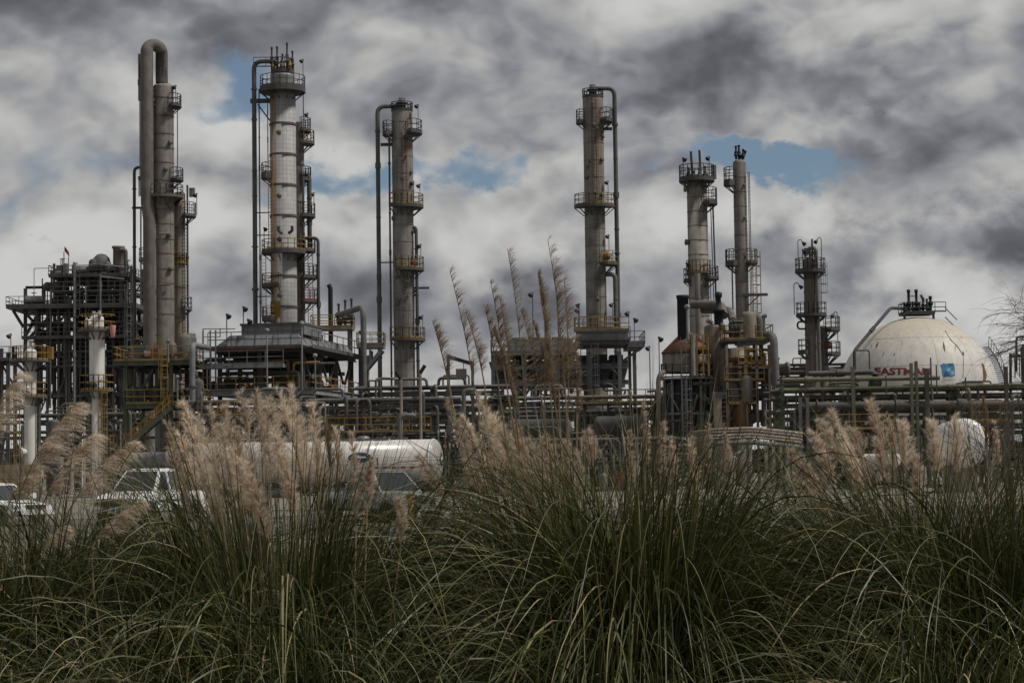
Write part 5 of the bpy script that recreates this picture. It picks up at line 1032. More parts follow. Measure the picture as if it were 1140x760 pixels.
# curved stair hugging the right flank
st = MB()
for i in range(26):
    a = math.radians(14 - i * .2); lat = math.radians(35 - i * 1.5); rr_ = SR + .35
    q = SC + Vector((math.cos(lat) * math.cos(a - .25), -math.sin(.25 - a + .1) * math.cos(lat), math.sin(lat))) * rr_
    st.box(q, (.5, .9, .06))
    if i % 2 == 0: st.bar(q + Vector((.2, -.4, 0)), q + Vector((.28, -.4, 1.0)), .05)
    if i:
        st.bar(pq + Vector((.28, -.4, 1.0)), q + Vector((.28, -.4, 1.0)), .06); st.bar(pq + Vector((.2, -.4, .0)), q + Vector((.2, -.4, .0)), .12)
    pq = q
st.build('spiral_stair', 'steel_light', r)

# white bullet tank, end-on
Y = 120; k = mp(Y); p = at(1073.5, 493, Y); R = 27.5 * k
r = empty('bullet_tank', (p.x, p.y, 0), 'white horizontal bullet tank seen end-on below the sphere', 'tank')
ax = Vector((.13, 1, 0)).normalized()
sh = MB().lathe(p, [(.03, -.62)] + [(R * math.sin(math.pi / 2 * i / 8), -.62 * math.cos(math.pi / 2 * i / 8)) for i in range(1, 9)] + [(R, 7.5), (R * .7, 7.9), (.03, 8.1)], 48, axis=ax).build('shell', 'white_clean', r)
MB().lathe(p, [(R + .012, -.01), (R + .012, .03), (R - .02, .03)], 48, axis=ax).build('weld_seam', 'steel_light', sh)
for t in (1.2, 6): q = p + ax * t; MB().box((q.x, q.y, (q.z - R * .8) / 2), (R * 1.1, .4, q.z - R * .8)).build('saddle', 'concrete', r)
deck(r, p.x + 1.0, p.x + 3.2, p.y + 2, p.y + 4, p.z + R * .9, 'steel_grey', 'yellow', 'fr', .2); post(r, (p.x + 3.0, p.y + 2.2, 0), (p.x + 3.0, p.y + 2.2, p.z + R * .9), .16, 'steel_grey')
# reddish tank at the right edge, and its riser
Y = 150; p = at(1146, 420, Y); k = mp(Y); r = empty('process_drum', (p.x, p.y, 0), 'reddish grey upright drum cut by the right edge', 'drum')
MB().lathe((p.x, p.y, 0), [(9 * k, 0), (9 * k, Z(1140, 388, Y))] + dome(9 * k, Z(1140, 388, Y))[1:], 20).build('shell', 'column_dark', r)
pipe(r, [at(1131.5, 414, Y), at(1131.5, 375, Y), at(1142, 374, Y)], .09, 'steel_dark', .3); pipe(r, [at(1125, 440, Y), at(1125, 393, Y)], .11, 'steel_dark'); pipe(r, [at(1124, 396, Y), at(1138, 396, Y)], .12, 'steel_dark'); ladder(r, (at(1131, 400, Y).x, Y - .3), Z(1131, 420, Y), Z(1131, 396, Y), (0, -1), 'steel_dark', False, .35)

# ------------------------------------------------------------------ lamp posts standing alone
for px, ya, Yq, tw, lab in ((733.5, 377, 165, (.3, -.2), 'lone floodlight pole left of the heater'), (723, 387, 180, (-.3, -.2), 'shorter floodlight pole just right of the fan deck')):
    p = at(px, ya, Yq); r = empty('floodlight_pole', (p.x, Yq, 0), lab, 'floodlight', 'floodlight poles'); lamp(r, (p.x, Yq, 0), p.z, tw, 'steel_grey')
# ------------------------------------------------------------------ yard wall, fence, gate
Y = 138; p0, p1 = at(-60, 516, Y), at(46, 516, Y)
r = empty('block_wall', ((p0.x + p1.x) / 2, Y, 0), 'low tan block wall in front of the far-left white column', 'wall')
nb = 11; bw = (p1.x - p0.x) / nb; hz = p1.z / 5
bm_ = MB().box(tuple(r.location), (bw - .02, .3, hz - .02)); blk = None
for j in range(5):
    for i in range(nb):
        x = p0.x + bw * (i + .5 + (.25 if j % 2 else -.25)); z = hz * (j + .5)
        if blk is None: blk = bm_.build('block', 'wall_tan', r); o = blk
        else: o = blk.copy(); COL.objects.link(o); o.parent = r
        o.location = (x - r.location.x, 0, z)
MB().box(((p0.x + p1.x) / 2, Y + .02, p1.z / 2), (p1.x - p0.x - .1, .2, p1.z - .03)).build('mortar', 'concrete', r)
Y = 88; r = empty('wire_fence', (0, Y, 0), 'thin wire fence across the yard behind the parked vehicles', 'fence')
for x in np.arange(-30, 30.1, 3.0):
    MB().tube([(x, Y, 0), (x, Y, 2.15), (x, Y - .25, 2.4)], .04, 6).build('fence_post', 'galvanised', r)
for z, dy in ((2.4, -.25), (2.28, -.13), (2.12, 0), (1.4, 0), (.7, 0), (.1, 0)):
    MB().bar((-30, Y + dy - .045, z), (30, Y + dy - .045, z), .016).build('wire', 'galvanised', r)
Y = 62; r = empty('barrier_gate', (at(545, 570, Y).x, Y, 0), 'low dark pipe gate beside the grey pickup', 'gate')
ga, gb = at(463, 565, Y), at(590, 565, Y)
for i in range(4): x = ga.x + (gb.x - ga.x) * i / 3; post(r, (x, Y, 0), (x, Y, 1.1), .09, 'steel_dark', 'upright')
for z in (.35, .7, 1.05): MB().tube([(ga.x, Y, z), (gb.x, Y, z)], .03, 6).build('rail', 'steel_dark', r)
p = at(457, 560, 60); solo('bollard', 'yellow steel bollard beside the grey pickup', 'bollard', 'yellow', MB().lathe((p.x, 60, 0), [(.09, 0), (.09, 1.15), (.06, 1.2), (.01, 1.22)], 12))

# ------------------------------------------------------------------ vehicles
class Local(MB):
    def __init__(s, o, yaw): super().__init__(); s.o = Vector(o); s.c, s.s_ = math.cos(yaw), math.sin(yaw)
    def build(s, name, m, parent=None):
        s.v = [(s.o.x + x * s.c - y * s.s_, s.o.y + x * s.s_ + y * s.c, s.o.z + z) for x, y, z in s.v]; return super().build(name, m, parent)
    def loft(s, secs):
        """sections of (x, z low, z high, half width low, half width high) with chamfered edges"""
        v = []; f = []
        for x, a, b, w0, w1 in secs:
            e = min(.09, (b - a) * .25)
            v += [(x, -w0, a + e), (x, -w1, b - e), (x, -w1 + e, b), (x, w1 - e, b), (x, w1, b - e), (x, w0, a + e), (x, w0 - e, a), (x, -w0 + e, a)]
        n = 8
        for i in range(len(secs) - 1):
            for k_ in range(n): f.append((i * n + k_, (i + 1) * n + k_, (i + 1) * n + (k_ + 1) % n, i * n + (k_ + 1) % n))
        f.append(tuple(range(n))); f.append(tuple(reversed(range((len(secs) - 1) * n, len(secs) * n)))); return s.add(v, f)
def vehicle(name, label, cat, loc, yaw, paint, H=1.9, pickup=True, S=1.0):
    r = empty(name, loc, label, cat, 'vehicles parked in the yard'); L = lambda: Local(loc, yaw)
    belt = H * .6; fr = 2.75 * S
    if pickup: L().loft([(-2.85, .55, belt * .93, .9, .9), (-2.8, .45, belt * .97, .95, .95), (-.9, .42, belt * .97, .97, .96), (1.0, .42, belt, .97, .94), (1.3, .42, belt * .99, .97, .93), (2.5, .45, belt * .9, .95, .86), (fr, .5, belt * .8, .88, .8)]).build('body', paint, r)
    else: L().loft([(-2.2, .5, belt * .9, .8, .78), (-2.1, .35, belt, .88, .85), (1.0, .33, belt, .9, .86), (2.0, .38, belt * .86, .87, .8), (2.3, .42, belt * .72, .78, .7)]).build('body', paint, r)
    xr, xf = (-1.05, 1.35) if pickup else (-1.9, 1.25); tr, tf = (xr + .28, .55) if pickup else (xr + .6, .35)
    wb, wt = .9, .7
    L().add([(xr, -wb, belt - .03), (xf, -wb, belt - .03), (xf, wb, belt - .03), (xr, wb, belt - .03), (tr, -wt, H - .05), (tf, -wt, H - .04), (tf, wt, H - .04), (tr, wt, H - .05)], ((0, 1, 5, 4), (1, 2, 6, 5), (2, 3, 7, 6), (3, 0, 4, 7))).loft([(tr - .02, H - .07, H - .01, wt, wt - .03), ((tr + tf) / 2, H - .07, H + .03, wt + .01, wt - .02), (tf + .02, H - .07, H - .01, wt, wt - .03)]).build('cabin', paint, r)
    def pane(q0, q1, q2, q3, name, ins=.1, off=.012):
        q = [Vector(x) for x in (q0, q1, q2, q3)]; c_ = sum(q, Vector()) / 4; n_ = (q[1] - q[0]).cross(q[3] - q[0]).normalized()
        q = [c_ + (x - c_) * (1 - ins) for x in q]; a = [x + n_ * off for x in q]; b_ = [x - n_ * .02 for x in q]
        L().add(a + b_, ((0, 1, 2, 3), (7, 6, 5, 4), (0, 4, 5, 1), (1, 5, 6, 2), (2, 6, 7, 3), (3, 7, 4, 0))).build(name, 'glass', r)
    pane((xf, -wb, belt), (xf, wb, belt), (tf, wt, H - .05), (tf, -wt, H - .05), 'windshield', .1)
    pane((xr, wb, belt), (xr, -wb, belt), (tr, -wt, H - .05), (tr, wt, H - .05), 'rear_window', .16)
    xm = (xr + xf) / 2 - .05; tm = xm
    for s_ in (-1, 1):
        a, b = ((xr + .08, s_ * wb, belt), (xm - .05, s_ * wb, belt)); c_, d = ((tm - .05, s_ * wt, H - .06), (tr + .05, s_ * wt, H - .06)); e, f_ = ((xm + .05, s_ * wb, belt), (xf - .18, s_ * wb, belt)); g_, h_ = ((tf - .05, s_ * wt, H - .06), (tm + .05, s_ * wt, H - .06))
        if s_ < 0: pane(a, b, c_, d, 'side_window', .1); pane(e, f_, g_, h_, 'side_window', .1)
        else: pane(b, a, d, c_, 'side_window', .1); pane(f_, e, h_, g_, 'side_window', .1)
        L().loft([(xf - .32, belt + .05, belt + .3, .0, .0)] * 2) if False else None
        L().box((xf - .3, s_ * (wb + .16), belt + .16), (.12, .24, .2)).bar((xf - .3, s_ * (wb - .06), belt + .06), (xf - .3, s_ * (wb + .1), belt + .12), .06).build('mirror', 'car_dark' if pickup else paint, r)
        fx = fr - .06 if pickup else 2.22
        L().box((fx - .02, s_ * .66, belt * .68), (.16, .34, .24)).build('headlight', 'headlight', r)
        for wx in ((-1.75, 1.8) if pickup else (-1.35, 1.4)):
            R_ = .39 if pickup else .33
            w_ = L().lathe((wx, s_ * .76, R_), [(R_ * .6, 0), (R_ * .96, 0), (R_, .04), (R_, .2), (R_ * .96, .235), (R_ * .62, .24)], 20, axis=(0, s_, 0)).build('wheel', 'tyre', r); L().lathe((wx, s_ * .77, R_), [(R_ * .6, .0), (R_ * .62, .21), (R_ * .3, .17), (.03, .2)], 16, axis=(0, s_, 0)).build('rim', 'chrome', w_)
    fx = fr if pickup else 2.28
    for s_ in (-1, 1):
        for wx in ((-1.75, 1.8) if pickup else (-1.35, 1.4)):
            R_ = .47 if pickup else .40
            L().add([(wx + R_ * math.cos(t) * q, s_ * (.978 if pickup else .905), .40 + R_ * math.sin(t) * q) for q in (1.0, .78) for t in np.linspace(-.25, math.pi + .25, 13)], [(i, i + 1, 14 + i, 13 + i) for i in range(12)]).build('wheel_arch', 'car_dark', r)
        L().box(((xr + xf) / 2, s_ * (.98 if pickup else .905), belt * .72), (1.9, .02, .05)).build('trim', 'car_dark', r)
        L().box(((xr + xf) / 2 + .05, s_ * (wb + .035), belt - .12), (.16, .03, .035)).build('door_handle', 'chrome', r)
    L().add([(xf + .06, -.6, belt + .008), (fx - .32, -.5, belt * .9 + .012), (fx - .32, .5, belt * .9 + .012), (xf + .06, .6, belt + .008)], ((0, 1, 2, 3),)).build('hood_panel', paint, r)
    L().box((fx + .02, 0, belt * .68), (.08, .92, .28)).build('grille', 'car_dark', r); L().loft([(fx - .15, .4, .62, .92, .92), (fx + .1, .42, .6, .86, .86)]).build('bumper', 'chrome' if pickup else paint, r)
    return r
p = at(158, 540, 75); vehicle('pickup_truck', 'white pickup parked nose-on beside the left pampas plumes', 'pickup', (p.x + .3, p.y, 0), math.radians(-107), 'car_white', 2.02)
p = at(8, 545, 75); vehicle('parked_car', 'white car cut off by the left edge', 'car', (p.x - .5, p.y, 0), math.radians(-35), 'car_white', 1.56, False)
p = at(428, 545, 72); vehicle('pickup_truck', 'grey pickup parked right of the tall plumes, facing the camera', 'pickup', (p.x - .2, p.y + .6, 0), math.radians(-52), 'car_silver', 1.86)

# tanker trailer
Y = 94; pr = at(484, 510, Y); d = Vector((-.975, .22, 0)).normalized(); yaw = math.atan2(d.y, d.x)
r = empty('tanker_trailer', (pr.x, pr.y, 0), 'white tanker trailer with navy oval emblem parked behind the grass', 'trailer'); L = lambda: Local((pr.x, pr.y, 0), yaw)
TR = 1.02; TZ = 2.26; TL = 11.8
tk = L().lathe((0, 0, TZ), [(.3, .02), (TR, .0), (TR, TL), (TR * .7, TL + .25), (.03, TL + .3)], 40, axis=(1, 0, 0)).build('tank', 'trailer_white', r)
L().lathe((0, 0, TZ), [(.03, -.32)] + [(TR * math.sin(math.pi / 2 * i / 6), -.32 * math.cos(math.pi / 2 * i / 6) - .003) for i in range(1, 7)], 40, axis=(1, 0, 0)).build('tank_head', 'trailer_head_dimmed', r)
for x in (.06, 3.0, 6.0, 9.0, TL - .06): L().lathe((x, 0, TZ), [(TR - .01, -.05), (TR + .03, -.04), (TR + .03, .04), (TR - .01, .05)], 40, axis=(1, 0, 0)).build('band', 'trailer_white', tk)
L().box((5.2, 0, TZ + TR + .03), (6, .5, .1)).build('top_walkway', 'galvanised', r)
for x in (3.5, 6.5): L().lathe((x, 0, TZ + TR), [(.3, 0), (.3, .15), (.2, .2), (.02, .2)], 14).build('manhole', 'galvanised', r)
# curved side panel helper: angle round the tank, 0 = camera side
def side_patch(x0, x1, a0, a1, name, m, off, ell=False, n=16):
    s_ = 1.0; v = []; f = []; pt = lambda x, a: (x, s_ * math.cos(a) * (TR + off), TZ + math.sin(a) * (TR + off))
    mb = L()
    if ell:
        v = [pt((x0 + x1) / 2, (a0 + a1) / 2)] + [pt((x0 + x1) / 2 + (x1 - x0) / 2 * math.cos(t), (a0 + a1) / 2 + (a1 - a0) / 2 * math.sin(t)) for t in np.linspace(0, 2 * math.pi, n, endpoint=False)]
        f = [(0, 1 + (i + 1) % n, 1 + i) for i in range(n)]
    else: v = [pt(x0, a0), pt(x1, a0), pt(x1, a1), pt(x0, a1)]; f = [(0, 1, 2, 3)]
    return mb.add(v, f).build(name, m, tk)
side_patch(2.65, 4.1, -.12, .50, 'oval_emblem', 'white_clean', .02, True, 24); side_patch(2.8, 3.95, -.05, .43, 'oval_ring', 'oval_navy', .03, True, 24); side_patch(3.05, 3.7, .17, .24, 'oval_bar', 'white_clean', .04)
for i in range(14): side_patch(.5 + i * .22, .5 + i * .22 + .215, -.32, -.24, 'reflective_tape', 'tape_red' if i % 2 else 'trailer_white', .02)
pd = [(-.34 + .0, .0, TZ + .1 + e) for e in (0,)]
L().add([(-.30, y, TZ + .05 + z) for y, z in ((0, -.34), (.34, 0), (0, .34), (-.34, 0))] + [(-.34, y, TZ + .05 + z) for y, z in ((0, -.34), (.34, 0), (0, .34), (-.34, 0))], ((4, 5, 6, 7), (0, 1, 5, 4), (1, 2, 6, 5), (2, 3, 7, 6), (3, 0, 4, 7))).build('placard', 'car_dark', r)
L().box((-.35, 0, TZ + .1), (.02, .3, .2)).build('placard_panel', 'white_clean', r)
L().box((5.8, 0, 1.08), (11.6, .9, .22)).build('chassis', 'steel_dark', r); L().box((-.1, 0, .75), (.12, 2.2, .2)).build('bumper', 'steel_dark', r)
for s_ in (-1, 1):
    for x in (1.0, 2.3): w_ = L().lathe((x, s_ * .78, .52), [(.3, 0), (.5, .02), (.52, .08), (.52, .38), (.5, .43), (.3, .44)], 22, axis=(0, s_, 0)).build('wheel', 'tyre', r); L().lathe((x, s_ * .79, .52), [(.3, 0), (.3, .4), (.16, .2), (.12, .38), (.02, .4)], 16, axis=(0, s_, 0)).build('rim', 'galvanised', w_)
    L().bar((8.6, s_ * .7, 1.0), (8.6, s_ * .7, .1), .14).box((8.6, s_ * .7, .06), (.35, .3, .08)).build('landing_leg', 'steel_dark', r)
    L().loft([(.35, .98, 1.16, 1.15, 1.15), (2.95, .98, 1.16, 1.15, 1.15)]).build('mudguard', 'galvanised', r) if s_ > 0 else None
for x in (4.0, 7.2): L().lathe((x, .75, .85), [(.05, 0), (.24, .02), (.24, 1.2), (.05, 1.22)], 14, axis=(1, 0, 0)).build('hose_tube', 'galvanised', r)

# ------------------------------------------------------------------ bare tree beyond the right edge, and scrub
def branches(mb, p, d, length, rad, depth, rg, droop=.08):
    n = 4; pts = [p]; q = p.copy(); dd = d.copy()
    for i in range(n):
        dd = (dd + Vector((rg.uniform(-.22, .22), rg.uniform(-.22, .22), rg.uniform(-.12, .2) - droop))).normalized(); q = q + dd * length / n; pts.append(q.copy())
    mb.tube(pts, rad, 5 if depth > 1 else 4, rad * .45)
    if depth == 0: return
    for i in range(rg.randint(4, 5) if depth > 1 else rg.randint(4, 6)):
        t = rg.uniform(.3, 1.0); j = min(n - 1, int(t * n)); b = pts[j].lerp(pts[j + 1], t * n - j)
        a = Vector((rg.uniform(-1, 1), rg.uniform(-1, 1), rg.uniform(-.4, .9))); nd2 = (dd + a * .85).normalized()
        branches(mb, b, nd2, length * rg.uniform(.5, .72), rad * rg.uniform(.4, .55), depth - 1, rg, droop + .03)
rg = random.Random(7); Y = 84; p = at(1238, 540, Y)
r = empty('bare_tree', (p.x, Y, 0), 'leafless tree reaching in thin twigs at the right edge', 'tree')
MB().tube([(p.x, Y, 0), (p.x + .1, Y, 2.5), (p.x - .1, Y, 5.0), (p.x - .2, Y + .1, 7.2)], .26, 10, .15).build('trunk', 'bark', r)
mb = MB()
for z, ang, ln in ((4.0, 180, 3.4), (4.8, 195, 3.6), (5.4, 165, 3.8), (6.0, 185, 3.8), (6.6, 175, 3.6), (7.0, 205, 3.4), (5.2, 20, 3.4), (6.2, -60, 3.2), (7.1, 90, 3.2), (7.2, -10, 3), (7.2, 150, 3.2)):
    a = math.radians(ang); branches(mb, Vector((p.x - .1, Y, z)), Vector((math.cos(a), math.sin(a) * .7, .55)).normalized(), ln * .9, .055, 3, rg)
mb.build('crown', 'bark', r)
for px, Yq, lab, sd_ in ((1098, 100, 'leafless scrub in front of the sphere\'s rust stain', 5), (1122, 104, 'leafless scrub below the reddish drum at the right edge', 8)):
    rg = random.Random(sd_); p = at(px, 500, Yq); r = empty('bare_shrub', (p.x, Yq, 0), lab, 'shrub', 'leafless scrub'); mb = MB()
    for i in range(7): a = rg.uniform(0, 6.28); branches(mb, Vector((p.x, Yq, 0)), Vector((math.cos(a) * .35, math.sin(a) * .35, 1)).normalized(), rg.uniform(2.6, 4.4), .04, 2, rg, .02)
    mb.build('branches', 'bark', r)

# ------------------------------------------------------------------ pampas grass
def mesh_np(name, verts, faces_n, fidx, cols, m, parent):
    """verts (V,3), faces all of one size n, per-vertex colours"""
    me = bpy.data.meshes.new(name); V = len(verts); Fc = len(fidx) // faces_n
    me.vertices.add(V); me.vertices.foreach_set('co', verts.astype(np.float32).ravel())
    me.loops.add(len(fidx)); me.loops.foreach_set('vertex_index', fidx.astype(np.int32))
    me.polygons.add(Fc); me.polygons.foreach_set('loop_start', np.arange(0, len(fidx), faces_n, dtype=np.int32)); me.polygons.foreach_set('loop_total', np.full(Fc, faces_n, dtype=np.int32))
    me.update(calc_edges=True); me.polygons.foreach_set('use_smooth', np.ones(Fc, dtype=bool))
    a = me.color_attributes.new('tone', 'FLOAT_COLOR', 'POINT'); a.data.foreach_set('color', np.concatenate([cols, np.ones((V, 1))], 1).astype(np.float32).ravel())
    me.materials.append(MATS[m]); o = bpy.data.objects.new(name, me); COL.objects.link(o)
    if parent: o.parent = parent
    return o
GREEN = np.array([(.027, .037, .009), (.048, .063, .015), (.080, .095, .024), (.12, .12, .044), (.23, .195, .095), (.36, .30, .185)])
def blade_arrays(rs, n, rb, Lr, th0, th1, w, pal, S=9, power=1.7, tufts=0, twist=.55):
    """n arching blades; with tufts, neighbours share their bend and direction as they do in a real tussock"""
    m = tufts or n; k = rs.randint(0, m, n) if tufts else np.arange(n); j = 1.0 if tufts else 0.0
    rad_t = rb * np.sqrt(rs.rand(m)); ph_t = rs.rand(m) * 2 * np.pi; az_t = ph_t + rs.randn(m) * .18
    L_t = rs.uniform(Lr[0], Lr[1], m); a0_t = np.abs(rs.normal(th0[0], th0[1], m)) + .12 * rad_t / max(rb, .01); a1_t = rs.uniform(th1[0], th1[1], m); pw_t = rs.uniform(power * .8, power * 1.3, m)
    rad = np.abs(rad_t[k] + j * rs.randn(n) * .05); ph = ph_t[k] + j * rs.randn(n) * .25; ph2 = az_t[k] + rs.randn(n) * (.16 if tufts else .35)
    L = L_t[k] * rs.uniform(.72, 1.12, n); a0 = np.abs(a0_t[k] + j * rs.randn(n) * .07); a1 = a1_t[k] + j * rs.randn(n) * .28; pw = pw_t[k] * rs.uniform(.85, 1.2, n)
    s = np.linspace(0, 1, S + 1); sg = lambda x: 1 / (1 + np.exp(-x)); bc = np.clip(pw / 3.0, .3, .85)[:, None]; bw_ = rs.uniform(.085, .17, n)[:, None]
    bend = (sg((s[None, :] - bc) / bw_) - sg(-bc / bw_)) / (sg((1 - bc) / bw_) - sg(-bc / bw_)) if tufts else s[None, :] ** pw[:, None]
    th = a0[:, None] + (np.maximum(a1, a0) - a0)[:, None] * bend
    wob = np.cumsum(rs.randn(n, S + 1) * .022, axis=1); phs = ph2[:, None] + wob
    ds = (L / S)[:, None]; tx = np.sin(th) * np.cos(phs); ty = np.sin(th) * np.sin(phs); tz = np.cos(th)
    P = np.zeros((n, S + 1, 3))
    for i, t in enumerate((tx, ty, tz)): P[:, 1:, i] = np.cumsum((t[:, :-1] + t[:, 1:]) / 2 * ds, axis=1)
    P[:, :, 0] += (rad * np.cos(ph))[:, None]; P[:, :, 1] += (rad * np.sin(ph))[:, None]
    T = np.stack([tx, ty, tz], 2); side = np.stack([-np.sin(phs), np.cos(phs), np.zeros_like(phs)], 2); nor = np.cross(T, side)
    tw = (rs.randn(n) * twist)[:, None] + s[None, :] * (rs.randn(n) * 1.2)[:, None]
    sv = side * np.cos(tw)[:, :, None] + nor * np.sin(tw)[:, :, None]
    wd = w * rs.uniform(.6, 1.3, n)[:, None] * np.clip(1.04 - s ** 2.2, .03, 1)[None, :] * .5
    V = np.stack([P - sv * wd[:, :, None], P + sv * wd[:, :, None]], 2)
    ci = rs.choice(len(GREEN), n, p=pal); base = GREEN[ci] * rs.uniform(.75, 1.25, n)[:, None]
    tipc = np.array((.22, .18, .10)); tf = np.clip((s - .72) / .28, 0, 1)[None, :, None] * rs.uniform(0, .6, n)[:, None, None]
    C = base[:, None, :] * (1 - tf) + tipc * tf; C = np.repeat(C[:, :, None, :], 2, axis=2)
    return V.reshape(-1, 3), C.reshape(-1, 3), n, S
def blade_faces(n, S, off):
    i = np.arange(n)[:, None] * (S + 1) * 2 + np.arange(S)[None, :] * 2 + off; return np.stack([i, i + 1, i + 3, i + 2], 2).reshape(-1)
def join_blades(name, groups, m, parent, kind=None):
    vs_, cs_, fs_, off = [], [], [], 0
    for V, C, n, S in groups: vs_.append(V); cs_.append(C); fs_.append(blade_faces(n, S, off)); off += len(V)
    o = mesh_np(name, np.concatenate(vs_), 4, np.concatenate(fs_), np.concatenate(cs_), m, parent)
    if kind: o['kind'] = kind
    return o
PAL_FRESH = (.34, .32, .19, .08, .04, .03); PAL_MIX = (.33, .29, .19, .08, .07, .04); PAL_DRY = (.02, .06, .14, .22, .30, .26)
CLUMPS = [  # px, Y, top py, radius, blades, upright share, label, seed
    (-5, 10.6, 540, .38, 3600, .4, 'low spreading pampas clump at the left edge, combed plumes leaning right', 1),
    (165, 9.8, 592, .32, 2600, .12, 'broad arching pampas clump in the left foreground, long stalk slanting over it', 2),
    (318, 10.4, 508, .36, 5200, .5, 'pampas clump with the densest fluffy plumes, left of centre', 3),
    (380, 9.5, 600, .22, 1700, .3, 'smaller pampas clump with pale hanging blades left of the central gap', 4),
    (608, 10.9, 535, .24, 2300, .3, 'pampas clump with pinkish plumes leaning left, below the tall reeds', 5),
    (650, 10.5, 484, .34, 4600, .55, 'pampas clump carrying the tallest sparse reed plumes at centre', 6),
    (722, 10.1, 478, .36, 4800, .55, 'deep green upright pampas clump right of the tall reeds', 7),
    (1008, 10.6, 512, .34, 5000, .5, 'pampas clump with a big leaning plume left of the bullet tank', 10),
    (1100, 10.2, 510, .34, 5000, .5, 'tall pampas clump in front of the white bullet tank', 11),
    (1045, 9.2, 604, .30, 2200, .1, 'arching pampas fountain in the right foreground', 12),
    (1160, 10.4, 495, .34, 3200, .5, 'tall pampas clump cut by the right edge', 16),
    (72, 11.2, 532, .36, 4200, .45, 'pampas clump before the white pickup, between the leaning plumes', 17),
    (172, 11.6, 540, .34, 3600, .45, 'pampas clump hiding the white pickup\'s lower body', 18),
    (930, 11.6, 548, .32, 2800, .4, 'pampas clump before the low pipe rack, right of the gap', 19),
    (680, 9.4, 604, .28, 2000, .12, 'broad arching pampas fountain at the bottom centre', 8),
    (290, 9.3, 612, .28, 1900, .12, 'arching pampas fountain under the densest fluffy plumes', 13)]
CL = []
for px, Y, tpy, rb, n, upr, lab, sd_ in CLUMPS:
    rs = np.random.RandomState(100 + sd_); p = at(px, 700, Y); H = at(px, tpy, Y).z
    r = empty('pampas_grass', (p.x, p.y, 0), lab, 'grass clump', 'pampas grass clumps'); CL.append((px, Y, r))
    n = int(n * 1.14); nu = int(n * upr); na = n - nu; g_ = []
    if nu: g_.append(blade_arrays(rs, nu, rb * .8, (H * .75, H * 1.15), (.12, .09), (.2, 2.0), .0115, PAL_FRESH, S=13, power=2.2, tufts=70))
    g_.append(blade_arrays(rs, int(na * .6), rb, (H * .95, H * 1.42), (.10, .07), (2.35, 3.05), .0102, PAL_MIX, S=19, power=1.6, tufts=90))
    g_.append(blade_arrays(rs, int(na * .4), rb * 1.1, (H * .6, H * 1.05), (.24, .12), (2.3, 3.0), .009, PAL_MIX, S=16, power=1.5, tufts=70))
    join_blades('foliage', g_, 'blade', r, 'stuff')
    join_blades('dead_leaves', [blade_arrays(rs, int(n * .05), rb, (H * .5, H * 1.1), (.3, .22), (1.7, 3.0), .011, PAL_DRY, S=11, twist=1.0)], 'blade', r, 'stuff')

